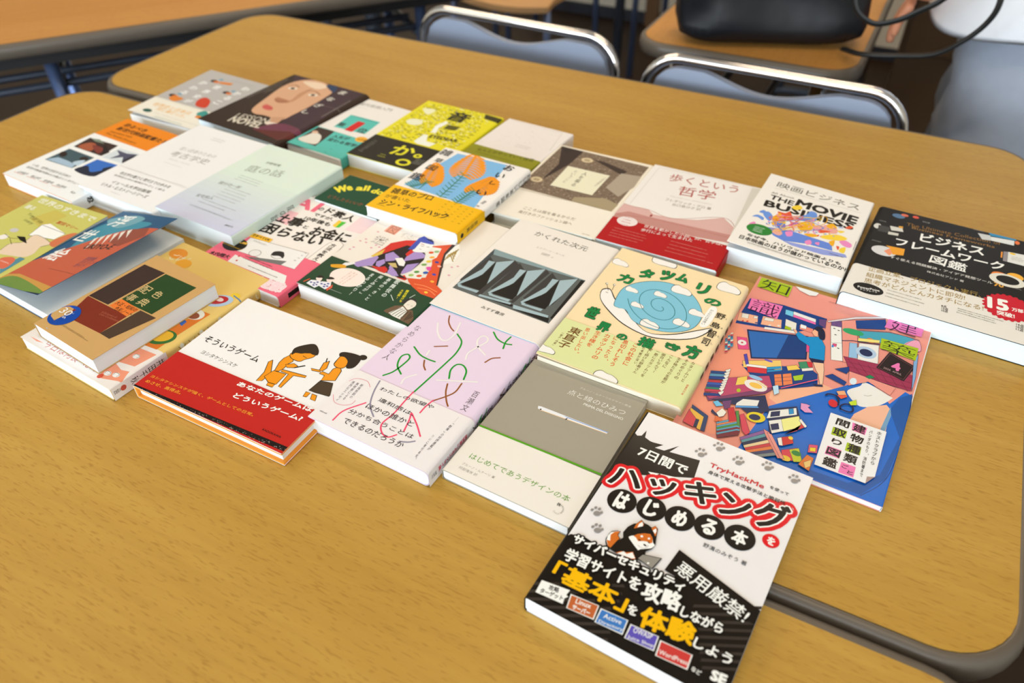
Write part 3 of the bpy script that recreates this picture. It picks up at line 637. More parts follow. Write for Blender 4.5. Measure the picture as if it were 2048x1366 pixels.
('l',10,3,[1339,1480,1373,1531,1421,1512,1377,1468,1339,1480],0),('p',59,[1470,1962,1721,1861,1660,1596,1403,1667],0),('l',10,3,[1470,1962,1721,1861,1660,1596,1403,1667,1470,1962],0),
('l',60,3,[1478,1940,1702,1847,1653,1617,1419,1676,1478,1940],0),('t','4',[1533,1717,1599,1723,1522,1823],61,60,0),('t','2025. APRIL',[1460,1687,1627,1664,1464,1714],62,0,0),
('p',63,[1693,1926,1714,2071,1747,1702,1747,1488],0),('l',10,3,[1693,1926,1714,2071,1747,1702,1747,1488,1693,1926],0),('p',16,[27,2557,365,2568,376,2346,36,2369],0),('t','知',[53,2356,357,2356,53,2552],64,-10,0),
('p',61,[48,2140,373,2163,382,1917,67,1947],0),('t','識',[78,1922,369,1922,78,2146],65,-10,0),('p',61,[1369,2535,1697,2531,1697,2352,1353,2331],0),('t','建',[1393,2308,1655,2308,1393,2559],65,-10,0),
('p',16,[1360,2138,1701,2157,1707,1951,1376,1975],0),('t','築',[1380,1955,1692,1955,1380,2133],66,-10,0),('p',67,[380,2593,640,2579,627,2515,565,2488,450,2526],0),('d',68,[765,2472,1112,2494],2,1),
('p',69,[145,488,561,1043,641,873,600,789,179,437],0),('l',10,3,[145,488,561,1043,641,873,600,789,179,437,145,488],0),('p',70,[140,491,249,830,561,1043,632,904,184,473],0),
('l',10,3,[140,491,249,830,561,1043,632,904,184,473,140,491],0),('p',71,[313,867,386,935,417,828,330,759],0),('l',10,3,[313,867,386,935,417,828,330,759,313,867],0),('e',72,493,848,105,72,0),
('e',73,493,848,60,36,0),('e',52,460,953,65,26,0),('e',74,377,708,18,26,0),('l',75,8,[489,907,584,865],0),('l',75,8,[496,923,589,886],0),('p',76,[65,836,210,901,217,868,75,798],0),
('l',10,3,[65,836,210,901,217,868,75,798,65,836],0),('p',11,[178,905,218,957,225,923,214,878],0),('l',10,3,[178,905,218,957,225,923,214,878,178,905],0),('p',77,[71,795,215,860,223,827,81,757],0),
('l',10,3,[71,795,215,860,223,827,81,757,71,795],0),('p',11,[183,863,223,916,231,882,219,837],0),('l',10,3,[183,863,223,916,231,882,219,837,183,863],0),('p',78,[77,754,220,819,228,786,87,716],0),
('l',10,3,[77,754,220,819,228,786,87,716,77,754],0),('p',11,[189,822,229,874,236,841,224,796],0),('l',10,3,[189,822,229,874,236,841,224,796,189,822],0),('p',79,[87,704,229,768,237,735,97,666],0),
('l',10,3,[87,704,229,768,237,735,97,666,87,704],0),('p',11,[198,771,237,823,245,790,233,746],0),('l',10,3,[198,771,237,823,245,790,233,746,198,771],0),('p',80,[91,669,233,733,240,701,101,631],0),
('l',10,3,[91,669,233,733,240,701,101,631,91,669],0),('p',11,[201,736,241,787,248,754,237,711],0),('l',10,3,[201,736,241,787,248,754,237,711,201,736],0),('p',81,[95,634,236,698,244,666,104,597],0),
('l',10,3,[95,634,236,698,244,666,104,597,95,634],0),('p',11,[205,701,244,752,252,719,240,676],0),('l',10,3,[205,701,244,752,252,719,240,676,205,701],0),('p',82,[99,600,240,664,247,632,108,563],0),
('l',10,3,[99,600,240,664,247,632,108,563,99,600],0),('p',11,[208,667,248,717,255,685,244,642],0),('l',10,3,[208,667,248,717,255,685,244,642,208,667],0),('p',83,[101,570,241,634,249,602,110,534],0),
('l',10,3,[101,570,241,634,249,602,110,534,101,570],0),('p',11,[210,637,249,688,257,655,245,612],0),('l',10,3,[210,637,249,688,257,655,245,612,210,637],0),('p',84,[112,517,252,580,259,549,121,480],0),
('l',10,3,[112,517,252,580,259,549,121,480,112,517],0),('p',11,[221,583,260,633,267,601,255,558],0),('l',10,3,[221,583,260,633,267,601,255,558,221,583],0),('p',4,[204,469,607,764,698,584,561,447,430,514],0),
('l',10,3,[204,469,607,764,698,584,561,447,430,514,204,469],0),('p',85,[413,538,448,617,581,672,587,591,416,500],0),('l',10,3,[413,538,448,617,581,672,587,591,416,500,413,538],0),
('p',86,[416,500,587,591,610,576,421,474],0),('l',10,3,[416,500,587,591,610,576,421,474,416,500],0),('p',87,[293,492,364,548,381,442,347,407],0),('l',10,3,[293,492,364,548,381,442,347,407,293,492],0),
('p',88,[223,445,256,482,321,444,269,402],0),('l',10,3,[223,445,256,482,321,444,269,402,223,445],0),('p',4,[250,351,318,305,326,282,251,317],0),('l',10,3,[250,351,318,305,326,282,251,317,250,351],0),
('p',11,[296,326,323,408,373,380,368,320,335,287],0),('l',10,3,[296,326,323,408,373,380,368,320,335,287,296,326],0),('e',89,331,268,34,16,-5),('e',89,326,243,18,22,0),('e',89,356,260,18,22,0),
('p',90,[76,318,249,251,283,59,246,53,213,216,84,277],0),('l',10,3,[76,318,249,251,283,59,246,53,213,216,84,277,76,318],0),('p',91,[78,273,220,220,246,53,215,57,83,231],0),
('l',10,3,[78,273,220,220,246,53,215,57,83,231,78,273],0),('p',92,[73,247,167,166,181,59,76,75],0),('l',10,3,[73,247,167,166,181,59,76,75,73,247],0),('p',4,[167,166,196,167,207,69,178,68],0),
('l',10,3,[167,166,196,167,207,69,178,68,167,166],0),('p',93,[335,215,476,353,508,343,505,309,354,182],0),('l',10,3,[335,215,476,353,508,343,505,309,354,182,335,215],0),('p',94,[343,194,483,332,514,325,512,288,361,162],0),
('l',10,3,[343,194,483,332,514,325,512,288,361,162,343,194],0),('p',93,[350,174,490,311,520,306,519,267,369,141],0),('l',10,3,[350,174,490,311,520,306,519,267,369,141,350,174],0),
('p',95,[357,153,497,290,526,288,526,247,376,121],0),('l',10,3,[357,153,497,290,526,288,526,247,376,121,357,153],0),('p',93,[364,133,504,269,532,269,532,226,383,101],0),('l',10,3,[364,133,504,269,532,269,532,226,383,101,364,133],0),
('p',96,[371,113,511,249,538,251,539,206,390,81],0),('l',10,3,[371,113,511,249,538,251,539,206,390,81,371,113],0),('p',93,[378,93,517,228,544,233,546,185,397,61],0),('l',10,3,[378,93,517,228,544,233,546,185,397,61,378,93],0),
('p',97,[386,73,524,208,550,215,552,165,404,41],0),('l',10,3,[386,73,524,208,550,215,552,165,404,41,386,73],0),('p',98,[366,430,407,472,490,322,431,271],0),('l',10,3,[366,430,407,472,490,322,431,271,366,430],0),
('p',99,[439,433,460,451,534,265,505,276],0),('l',10,3,[439,433,460,451,534,265,505,276,439,433],0),('p',100,[485,403,512,441,630,240,606,194,563,228],0),('l',10,3,[485,403,512,441,630,240,606,194,563,228,485,403],0),
('e',101,618,447,82,65,4),('e',4,609,442,50,38,4),('p',4,[678,601,896,762,1011,516,989,482,775,325],0),('l',10,3,[678,601,896,762,1011,516,989,482,775,325,678,601],0),('p',102,[698,584,895,742,924,659,704,480],0),
('l',10,3,[698,584,895,742,924,659,704,480,698,584],0),('p',103,[818,536,943,653,998,537,877,401],0),('l',10,3,[818,536,943,653,998,537,877,401,818,536],0),('p',104,[727,461,818,536,876,405,795,326],0),
('l',10,3,[727,461,818,536,876,405,795,326,727,461],0),('p',4,[716,580,781,633,794,569,727,516],0),('l',10,3,[716,580,781,633,794,569,727,516,716,580],0),('p',4,[755,427,809,475,837,409,784,363],0),
('l',10,3,[755,427,809,475,837,409,784,363,755,427],0),('p',105,[840,695,875,722,896,660,862,629],0),('l',10,3,[840,695,875,722,896,660,862,629,840,695],0),('p',106,[892,367,1037,559,961,619,986,557,977,464],0),
('l',10,3,[892,367,1037,559,961,619,986,557,977,464,892,367],0),('p',11,[967,628,1036,564,1026,536,957,600],0),('l',10,3,[967,628,1036,564,1026,536,957,600,967,628],0),('p',107,[914,825,965,837,998,831,984,802,1042,756,977,724,931,749],0),
('l',10,3,[914,825,965,837,998,831,984,802,1042,756,977,724,931,749,914,825],0),('e',108,1165,966,40,50,3),('l',109,16,[1082,1040,1101,1070,1160,1081,1197,1034,1209,968],1),
('l',109,14,[1239,928,1308,926,1339,958,1319,1018,1263,1014,1230,966,1239,928],1),('p',110,[1280,1053,1336,1115,1354,1047,1308,1020],0),('l',10,3,[1280,1053,1336,1115,1354,1047,1308,1020,1280,1053],0),
('p',111,[1152,1141,1216,1185,1258,1114,1213,1058],0),('l',10,3,[1152,1141,1216,1185,1258,1114,1213,1058,1152,1141],0),('p',112,[1170,1092,1238,1132,1258,1114,1213,1058],0),
('l',10,3,[1170,1092,1238,1132,1258,1114,1213,1058,1170,1092],0),('p',113,[858,307,956,383,989,305,907,223],0),('l',10,3,[858,307,956,383,989,305,907,223,858,307],0),('p',11,[852,295,882,323,918,234,887,222],0),
('l',10,3,[852,295,882,323,918,234,887,222,852,295],0),('e',114,952,354,20,20,0),('p',115,[920,179,1030,268,1090,134,959,70],0),('l',10,3,[920,179,1030,268,1090,134,959,70,920,179],0),
('p',116,[977,217,1045,272,1109,133,1045,100],0),('l',10,3,[977,217,1045,272,1109,133,1045,100,977,217],0),('e',117,1040,205,40,30,0),('e',114,978,106,40,30,0),('p',118,[1085,94,1121,235,1180,224,1182,65],0),
('l',10,3,[1085,94,1121,235,1180,224,1182,65,1085,94],0),('p',119,[1118,138,1168,197,1178,119,1146,80],0),('l',10,3,[1118,138,1168,197,1178,119,1146,80,1118,138],0),('p',120,[1106,360,1174,387,1189,293,1120,265],0),
('l',10,3,[1106,360,1174,387,1189,293,1120,265,1106,360],0),('p',121,[1122,330,1167,349,1174,302,1131,287],0),('l',10,3,[1122,330,1167,349,1174,302,1131,287,1122,330],0),('p',122,[571,139,722,326,742,295,591,111],0),
('l',10,3,[571,139,722,326,742,295,591,111,571,139],0),('p',123,[590,115,747,297,766,266,609,87],0),('l',10,3,[590,115,747,297,766,266,609,87,590,115],0),('p',4,[608,92,771,269,790,238,627,64],0),
('l',10,3,[608,92,771,269,790,238,627,64,608,92],0),('p',124,[626,68,795,241,814,210,645,41],0),('l',10,3,[626,68,795,241,814,210,645,41,626,68],0),('p',125,[644,45,819,213,838,182,663,18],0),
('l',10,3,[644,45,819,213,838,182,663,18,644,45],0),('p',94,[661,22,842,185,861,155,681,-5],0),('l',10,3,[661,22,842,185,861,155,681,-5,661,22],0),('p',126,[679,-1,866,157,884,127,698,-28],0),
('l',10,3,[679,-1,866,157,884,127,698,-28,679,-1],0),('p',127,[697,-23,889,130,907,100,715,-50],0),('l',10,3,[697,-23,889,130,907,100,715,-50,697,-23],0),('p',128,[718,340,775,325,946,87,918,71,749,283],0),
('l',10,3,[718,340,775,325,946,87,918,71,749,283,718,340],0),('p',129,[757,314,799,312,971,89,940,79],0),('l',10,3,[757,314,799,312,971,89,940,79,757,314],0),('p',130,[630,910,671,952,709,853,676,804],0),
('l',10,3,[630,910,671,952,709,853,676,804,630,910],0),('l',131,10,[706,927,968,1211],0),('p',132,[28,1351,47,1368,51,1343,33,1325],0),('p',133,[38,1406,56,1423,61,1398,43,1380],0),
('p',134,[48,1461,66,1479,71,1453,52,1435],0),('p',133,[37,1324,56,1342,60,1317,42,1299],0),('p',134,[46,1379,65,1397,70,1371,52,1354],0),('p',135,[56,1434,75,1452,80,1426,61,1409],0),
('p',134,[45,1297,65,1316,69,1291,51,1273],0),('p',135,[54,1352,74,1370,79,1345,61,1327],0),('p',132,[64,1407,84,1425,89,1400,70,1382],0),('p',135,[53,1271,73,1290,78,1265,60,1247],0),
('p',132,[62,1325,83,1344,88,1319,70,1301],0),('p',133,[72,1380,93,1399,98,1373,79,1356],0),('p',132,[61,1244,82,1264,87,1239,69,1222],0),('p',133,[71,1298,92,1318,97,1293,78,1275],0),
('p',134,[80,1353,102,1372,106,1347,88,1329],0),('p',133,[69,1218,91,1238,96,1213,77,1196],0),('p',134,[79,1272,101,1292,105,1267,87,1249],0),('p',135,[88,1326,111,1346,115,1321,97,1303],0),
('p',134,[77,1192,100,1212,104,1188,86,1171],0),('p',135,[86,1246,110,1266,114,1241,96,1224],0),('p',132,[96,1300,120,1320,124,1295,106,1277],0),('p',135,[85,1166,109,1187,113,1163,95,1145],0),
('p',132,[94,1220,118,1240,123,1216,105,1198],0),('p',133,[104,1273,128,1294,133,1269,114,1252],0),('p',136,[1175,834,1647,840,1661,271,1608,164,1201,157],0),('p',137,[1608,164,1604,243,1661,271],0),
('p',61,[1369,808,1494,803,1493,705,1382,710],0),('p',16,[1380,546,1499,543,1507,445,1384,441],0),('p',61,[1389,298,1505,299,1511,174,1390,171],0),('p',16,[1234,672,1353,676,1358,578,1239,570],0),
('p',61,[1246,424,1362,426,1365,323,1246,318],0),('t','建',[1387,712,1487,712,1387,808],138,30,0),('t','物',[1392,580,1494,580,1392,676],138,35,0),('t','種',[1399,446,1497,446,1399,546],138,35,0),
('t','類',[1396,320,1497,320,1396,418],138,35,0),('t','間',[1244,713,1351,713,1244,796],138,35,0),('t','取',[1249,580,1351,580,1249,670],138,35,0),('t','り',[1263,468,1344,468,1263,535],138,35,0),
('t','図',[1254,330,1361,330,1254,412],138,35,0),('t','鑑',[1255,194,1362,194,1255,294],138,35,0),('t','ご',[1403,239,1451,239,1403,280],138,20,0),('t','と',[1454,195,1499,195,1454,234],138,20,0),
('t','ホストクラブから',[1598,395,1634,396,1577,807],138,10,1),('t','パンダのもり、消防署まで',[1549,217,1583,219,1517,788],138,10,1),
   ],
  }),
 dict(name='snail', x=-162.5, y=593.4, a=-0.0334, w=145.9, h=205.8, z0=0, t=16.0, spine='R', lift=3, cover=(239, 223, 182), spine_col=None, label='cream paperback with a big blue snail shell and green lettering', rough=0.4, hard=None, page=(233, 223, 201), round=4, bands=[{'v0': 1.3, 'v1': 61.4, 'col': (216, 227, 169), 'label': None}], kind='book',
  inks=[(38,34,26),(239,241,241),(28,90,106),(126,197,226),(38,121,137),(181,176,169),(11,129,66),(241,246,246),(114,76,32),(222,92,36),(220,111,85),(57,50,43)],
  parts={
   'cover': [
('p',0,[14,1743,5,1808,40,1844,89,1826,136,1822,196,1779,195,1733,132,1727,56,1721],1),('p',1,[18,1744,10,1805,43,1839,90,1822,134,1819,191,1780,190,1737,130,1730,58,1724],1),
('p',0,[382,1990,372,2093,426,2148,500,2119,571,2112,658,2044,654,1972,560,1963,445,1956],1),('p',1,[388,1992,379,2088,430,2141,501,2114,568,2108,650,2045,647,1977,556,1969,448,1960],1),
('p',0,[1158,1875,1156,1968,1206,2019,1270,1992,1332,1987,1406,1926,1399,1860,1314,1852,1213,1844],1),('p',1,[1164,1877,1162,1964,1210,2012,1270,1988,1330,1983,1399,1926,1392,1865,1312,1856,1215,1848],1),
('p',0,[127,1196,136,1259,201,1283,316,1154,423,1090,571,970,796,824,1014,913,1219,1101,1321,1199,1339,1159,1242,969,1045,832,821,762,543,814,316,945,178,1074],1),('p',1,[136,1188,145,1246,204,1267,304,1148,426,1071,574,952,799,818,1019,900,1223,1088,1320,1187,1328,1164,1238,982,1040,844,816,775,541,829,316,961,184,1078],1),
('p',2,[329,1078,308,1373,459,1589,694,1698,961,1642,1167,1397,1186,1143,1063,973,841,884,616,912,478,1038,394,1031],1),('p',3,[334,1080,314,1371,463,1583,695,1691,959,1637,1162,1396,1180,1145,1059,977,840,889,617,917,481,1040,399,1034],1),
('p',0,[334,1359,329,1407,356,1434,393,1421,428,1419,472,1388,471,1354,423,1349,366,1343],1),('p',1,[337,1360,333,1405,358,1430,393,1419,427,1417,468,1389,467,1356,422,1351,367,1345],1),
('p',0,[755,1593,750,1671,792,1714,849,1693,904,1688,970,1638,966,1583,892,1575,803,1567],1),('p',1,[759,1594,755,1667,796,1708,850,1689,902,1685,964,1639,960,1587,890,1579,805,1571],1),
('p',0,[626,1432,622,1480,649,1507,685,1494,719,1492,762,1461,760,1427,713,1422,657,1417],1),('p',1,[629,1433,626,1478,651,1504,685,1492,718,1490,758,1462,756,1429,711,1424,658,1419],1),
('p',0,[487,1146,483,1192,509,1218,544,1207,579,1205,621,1176,619,1143,573,1137,517,1132],1),('p',1,[490,1147,486,1190,511,1215,545,1204,577,1203,617,1176,615,1145,572,1140,519,1134],1),
('p',0,[1046,1320,1043,1379,1076,1411,1118,1396,1160,1393,1209,1356,1205,1315,1149,1309,1082,1302],1),('p',1,[1049,1322,1047,1376,1079,1407,1119,1393,1158,1391,1204,1357,1200,1318,1147,1311,1083,1305],1),
('p',0,[962,1091,959,1151,993,1184,1038,1169,1081,1167,1133,1130,1129,1087,1071,1080,1000,1072],1),('p',1,[965,1092,963,1148,996,1180,1038,1166,1079,1165,1129,1130,1125,1090,1069,1083,1002,1075],1),
('p',0,[683,910,678,977,716,1014,767,998,817,996,877,955,873,908,807,899,726,890],1),('p',1,[687,912,683,974,719,1010,768,995,815,993,871,955,868,911,805,902,728,893],1),('l',4,7,[778,1271,790,1266,801,1254,809,1238,809,1220,801,1204,784,1193,760,1190,730,1198,700,1217,674,1246,657,1283,653,1322,666,1357,694,1383,736,1395,787,1388,840,1362,888,1320,922,1265,938,1205,931,1148,902,1101,852,1071,785,1064,711,1083,637,1127,573,1193,531,1274,516,1359,535,1438,587,1497,666,1528,763,1523,864,1482,955,1410,1025,1316,1062,1212,1062,1110,1024,1024,951,965,851,940,733,955,612,1011,503,1103,421,1223],1),
('l',0,5,[190,1246,127,1351],0),('e',0,127,1351,15,15,0),('e',1,129,1353,11,11,0),('l',0,5,[223,1274,206,1370],0),('e',0,206,1370,15,15,0),('e',1,208,1371,11,11,0),('e',5,191,1211,16,7,0),
('l',0,4,[129,1175,137,1197],0),('t','カ',[193,1461,345,1461,193,1606],0,75,0),('t','カ',[193,1461,345,1461,193,1606],6,50,0),('t','タ',[362,1645,493,1645,362,1810],0,75,0),('t','タ',[362,1645,493,1645,362,1810],6,50,0),
('t','ツ',[565,1716,694,1716,565,1890],0,75,0),('t','ツ',[565,1716,694,1716,565,1890],6,50,0),('t','ム',[735,1781,851,1781,735,1924],0,75,0),('t','ム',[735,1781,851,1781,735,1924],6,50,0),
('t','リ',[984,1687,1099,1687,984,1859],0,75,0),('t','リ',[984,1687,1099,1687,984,1859],6,50,0),('t','の',[1124,1559,1289,1559,1124,1659],0,75,0),('t','の',[1124,1559,1289,1559,1124,1659],6,50,0),
('p',7,[1214,1517,1289,1502,1289,1212,1210,1190],1),('t','からだだは身遣い',[1217,1210,1254,1209,1226,1482],0,0,1),('t','世',[146,741,263,741,146,911],0,75,0),('t','世',[146,741,263,741,146,911],6,50,0),
('t','界',[341,605,453,605,341,747],0,75,0),('t','界',[341,605,453,605,341,747],6,50,0),('t','の',[567,587,662,587,567,671],0,75,0),('t','の',[567,587,662,587,567,671],6,50,0),
('t','描',[785,598,926,598,785,740],0,75,0),('t','描',[785,598,926,598,785,740],6,50,0),('t','き',[1025,695,1167,695,1025,782],0,75,0),('t','き',[1025,695,1167,695,1025,782],6,50,0),
('t','方',[1215,673,1353,673,1215,854],0,75,0),('t','方',[1215,673,1353,673,1215,854],6,50,0),('t','野',[1302,1377,1396,1377,1302,1468],0,10,0),('t','島',[1305,1216,1397,1216,1305,1304],0,10,0),
('t','智',[1315,1057,1395,1057,1315,1180],0,10,0),('t','司',[1310,916,1384,916,1310,1023],0,10,0),('t','の',[1407,1393,1422,1393,1407,1416],0,0,0),('t','じま',[1382,1232,1429,1232,1382,1254],0,0,0),
('t','さと',[1389,1096,1443,1096,1389,1120],0,0,0),('t','し',[1399,958,1423,958,1399,981],0,0,0),('p',0,[-38,54,-47,112,-11,147,40,135,90,135,152,101,152,59,86,48,6,37],1),('p',1,[-34,55,-42,110,-8,143,41,132,88,133,147,101,146,62,83,51,8,40],1),
('p',0,[602,-21,596,50,641,93,702,78,760,79,832,37,828,-14,749,-27,654,-41],1),('p',1,[607,-20,602,48,645,88,702,75,758,76,826,37,822,-11,747,-24,657,-37],1),
   ],
   'obi_band': [
('t','東直子',[117,196,237,194,122,530],8,20,1),('t','思い出したい。',[295,189,355,196,253,579],9,15,1),('t','生き様を',[359,336,420,337,357,592],9,15,1),('t','カタツムリの',[484,199,544,204,451,593],9,15,1),
('t','になったら、',[581,237,640,242,546,602],9,15,1),('t','息切れしそう',[667,192,725,195,645,603],9,15,1),('t','この社会に',[771,266,829,270,747,599],9,15,1),('t','の考察が深い。',[863,312,901,314,846,590],8,0,1),
('t','愛し続けた野島さん',[901,210,939,209,909,612],8,0,1),('t','一筋にカタツムリを',[980,201,1017,201,981,602],8,0,1),('t','面白いなんて!',[1051,304,1089,305,1043,602],8,0,1),('t','こんなに',[1110,420,1148,419,1118,616],8,0,1),
('t','生き物たちの生態が',[1177,215,1214,213,1194,625],8,0,1),('t','そのめぐりの',[1261,330,1298,330,1262,632],8,0,1),('t','カタツムリと',[1327,325,1363,325,1327,631],8,0,1),('t','(歌人・作家)',[74,178,105,178,75,390],8,0,1),
('t','国書刊行会',[1391,162,1412,162,1394,314],10,0,1),
   ],
   'spine': [
('p',11,[30,1500,90,1500,90,1410,30,1410],0),('p',11,[30,1350,90,1350,90,1260,30,1260],0),('p',11,[30,1200,90,1200,90,1110,30,1110],0),('p',11,[30,1050,90,1050,90,960,30,960],0),
('p',11,[30,900,90,900,90,810,30,810],0),('p',11,[30,750,90,750,90,660,30,660],0),('p',11,[30,600,90,600,90,510,30,510],0),
   ],
  }),
 dict(name='jigen', x=-301.8, y=604.0, a=-0.051, w=130.3, h=188.7, z0=0, t=18.0, spine='R', lift=1, cover=(232, 231, 228), spine_col=None, label='cream hardback with a black and white photo of folded grey panels, beside the snail book', rough=0.4, hard=(57, 151, 159), page=(235, 241, 243), round=6, bands=[], kind='book',
  inks=[(59,62,53),(133,131,125),(124,121,114),(91,99,100),(133,159,167),(59,60,60),(160,187,199),(28,28,26),(28,28,28),(66,76,83),(76,72,64)],
  parts={
   'cover': [
('t','かくれた次元',[297,1659,973,1659,297,1759],0,0,0),('t','エドワード・ホール',[448,1444,809,1444,448,1480],1,-10,0),('t','日高敏隆\n佐藤信行\u3000訳',[557,1355,715,1355,557,1402],2,-10,0),('p',3,[60,1188,1216,1167,1222,327,58,340],0),
('p',4,[60,1188,1216,1167,1173,1153,106,1086,67,1083],0),('p',5,[63,1061,192,962,359,1097,375,1118,381,556,326,468,44,496],0),('p',6,[126,960,200,972,203,706,109,397,57,423,149,792],0),
('p',6,[213,975,369,1103,379,738,361,511],0),('p',7,[212,964,349,519,354,446,87,430,209,697],0),('p',6,[78,413,94,388,332,394,334,435],0),('p',5,[449,1088,570,991,736,1124,751,1145,741,590,686,503,413,530],0),
('p',6,[506,989,578,1001,574,738,474,433,424,459,524,823],0),('p',6,[591,1003,746,1130,745,769,721,545],0),('p',7,[590,993,709,554,712,481,454,465,579,729],0),('p',6,[444,448,459,424,690,430,692,470],0),
('p',5,[843,1111,958,1015,1122,1146,1138,1167,1111,619,1055,533,792,561],0),('p',6,[896,1013,966,1025,954,765,848,465,801,490,908,849],0),('p',6,[978,1027,1132,1152,1120,796,1090,575],0),
('p',7,[977,1017,1079,583,1080,512,830,497,959,757],0),('p',6,[820,480,833,456,1057,461,1061,501],0),('p',5,[374,1108,451,1060,384,398,325,363],0),('p',5,[761,1134,821,1086,748,438,709,415],0),
('p',7,[1173,1153,1217,1144,1219,402,1192,417],0),('p',8,[380,363,765,410,766,374,355,359],0),('p',8,[805,386,1186,403,1210,336,799,352],0),('p',6,[369,389,729,427,733,397,370,357],0),
('p',6,[762,414,1161,439,1168,403,790,357],0),('p',9,[60,1188,106,1086,70,693,58,340],0),('t','みすず書房',[498,196,767,196,498,244],10,0,0),
   ],
  }),
 dict(name='pink', x=-311.8, y=418.6, a=-0.0514, w=128.8, h=186.5, z0=0, t=17.0, spine='R', lift=0, cover=(225, 211, 238), spine_col=None, label='lilac pink paperback with green and brown curved strokes and a white band', rough=0.4, hard=None, page=(239, 246, 246), round=5, bands=[{'v0': 0.4, 'v1': 69.5, 'col': (231, 231, 236), 'label': None}], kind='book',
  inks=[(47,44,51),(143,84,36),(20,151,45),(233,235,238),(229,80,116),(143,141,164),(114,111,125),(114,111,116),(229,151,169),(86,82,91),(231,231,236),(38,34,39),(214,70,95),(66,66,85)],
  parts={
   'cover': [
('t','なめらかな人',[82,932,150,932,82,1511],0,-10,1),('l',1,15,[282,1795,328,1712,398,1646,454,1615],1),('l',1,15,[423,1326,530,1395],1),('l',1,15,[456,1115,495,1051,542,1008],1),
('l',1,15,[970,1378,997,1456,1059,1504],1),('l',1,15,[829,957,875,862,943,772,994,721],1),('l',1,15,[940,1026,949,905,912,818,843,714],1),('l',2,17,[512,1593,616,1512,658,1362,656,1192,640,927,626,718],1),
('l',2,17,[256,1224,372,1160,469,1144,555,1148],1),('l',2,17,[247,750,298,844,319,997,312,1077,266,1104,233,1044,279,927,379,849],1),('l',2,17,[800,1024,749,1128,756,1216,816,1237,886,1184,925,1080],1),
('l',2,17,[806,1797,897,1725,993,1705,1057,1722],1),('l',2,17,[992,1819,988,1727,1016,1633],1),('l',3,17,[247,1638,323,1524,418,1449,481,1473,487,1592,440,1755],1),('l',3,17,[787,1320,761,1410,794,1540,827,1634,803,1692,747,1695,735,1619,788,1537,916,1467],1),
('l',3,17,[716,948,869,1023,1051,1113],1),('l',3,17,[457,746,447,826,508,914],1),('l',3,17,[430,1187,417,1253],1),('t','百瀬文',[1108,737,1173,741,1090,1004],0,-10,1),
   ],
   'obi_band': [
('l',4,15,[623,712,625,587,634,404,621,254,685,172,760,157,809,215],1),('l',4,15,[841,713,827,620,829,529],1),('l',4,15,[222,75,230,211,336,386],1),('l',4,15,[763,489,797,416,838,281],1),
('l',4,15,[774,485,896,393,995,303],1),('l',5,15,[268,675,303,553,357,432,412,358,503,287],1),('l',5,15,[875,166,946,198,988,235],1),('t','わたしの欲望や',[336,576,899,619,332,622],0,10,0),
('t','違和感は、',[411,459,800,459,411,507],0,10,0),('t','ほかの誰かと',[367,332,866,352,364,398],0,10,0),('t','分かち合うことは',[273,211,950,239,270,266],0,10,0),('t','できるのだろうか',[304,94,935,110,303,159],0,10,0),
('t','新進気鋭の\n美術家による\n清冽なエッセイ',[78,271,200,282,52,550],6,0,1),('d',7,[44,92,124,120],1,1),('l',8,5,[21,532,65,594,172,611,245,563],1),('l',8,5,[15,320,85,253,174,258,234,307,238,363],1),
('t','──「群像」の好評連載が',[1129,210,1155,209,1142,657],9,0,1),('t','ついに単行本化。',[1090,76,1116,78,1075,369],9,0,1),
   ],
   'spine': [
('p',10,[5,3,170,3,170,590,5,590],0),('t','なめらかな人 百瀬文',[60,660,130,660,60,1780],11,0,1),('l',2,10,[30,1680,100,1640,140,1580,80,1540,50,1600,130,1480],1),('l',2,10,[30,900,120,840,80,760,40,820,130,700],1),
('l',1,10,[40,1200,90,1120,140,1040],1),('l',11,7,[30,1300,120,1220,50,1120],1),('l',11,7,[40,1480,130,1400],1),('t','美術家によるエッセイ集',[50,140,110,140,50,570],12,20,1),('t','講談社',[60,40,110,40,60,110],13,0,1),

   ],
  }),
 dict(name='ten', x=-186.0, y=412.2, a=-0.0415, w=117.2, h=158.0, z0=0, t=11.0, spine='L', lift=0, cover=(160, 157, 144), spine_col=None, label='small grey-brown paperback with a pencil picture and a green line above its white band', rough=0.4, hard=None, page=(239, 246, 246), round=2, bands=[{'v0': -0.9, 'v1': 57.9, 'col': (231, 231, 226), 'label': None}], kind='book',
  inks=[(225,227,222),(229,233,230),(233,206,169),(229,237,246),(143,171,222),(38,36,32),(30,26,22),(87,161,32),(87,151,32),(114,111,106),(47,46,43)],
  parts={
   'cover': [
('t','ブルーノ・ムナーリのデザイン教本',[564,1421,1073,1421,564,1449],0,-10,0),('t','点と線のひみつ',[493,1305,1058,1305,493,1376],1,-5,0),('t','PRIMA DEL DISEGNO',[686,1247,1070,1247,686,1277],1,15,0),
('p',2,[350,1023,380,1000,1019,1031,1019,1047],0),('p',3,[342,1038,369,1046,1021,1055,1016,1037,356,1006],0),('p',4,[595,1043,1021,1055,1023,1045,641,1034],0),('p',5,[624,1008,639,1037,642,1011],0),
('e',6,382,1011,8,8,0),
   ],
   'obi_band': [
('l',7,20,[8,573,1173,599],0),('t','はじめてであうデザインの本',[126,212,1061,212,126,276],8,0,0),('t','ブルーノ・ムナーリ 著',[114,126,428,126,114,153],9,-10,0),('t','阿部雅世 訳',[116,76,289,76,116,105],9,-10,0),
('l',10,4,[1002,147,992,160],0),('l',10,4,[1010,152,1004,167],0),('l',10,4,[1019,154,1017,170],0),('l',10,4,[1029,153,1031,168],0),('l',10,4,[1039,149,1044,162],0),('l',10,4,[1047,142,1056,152],0),
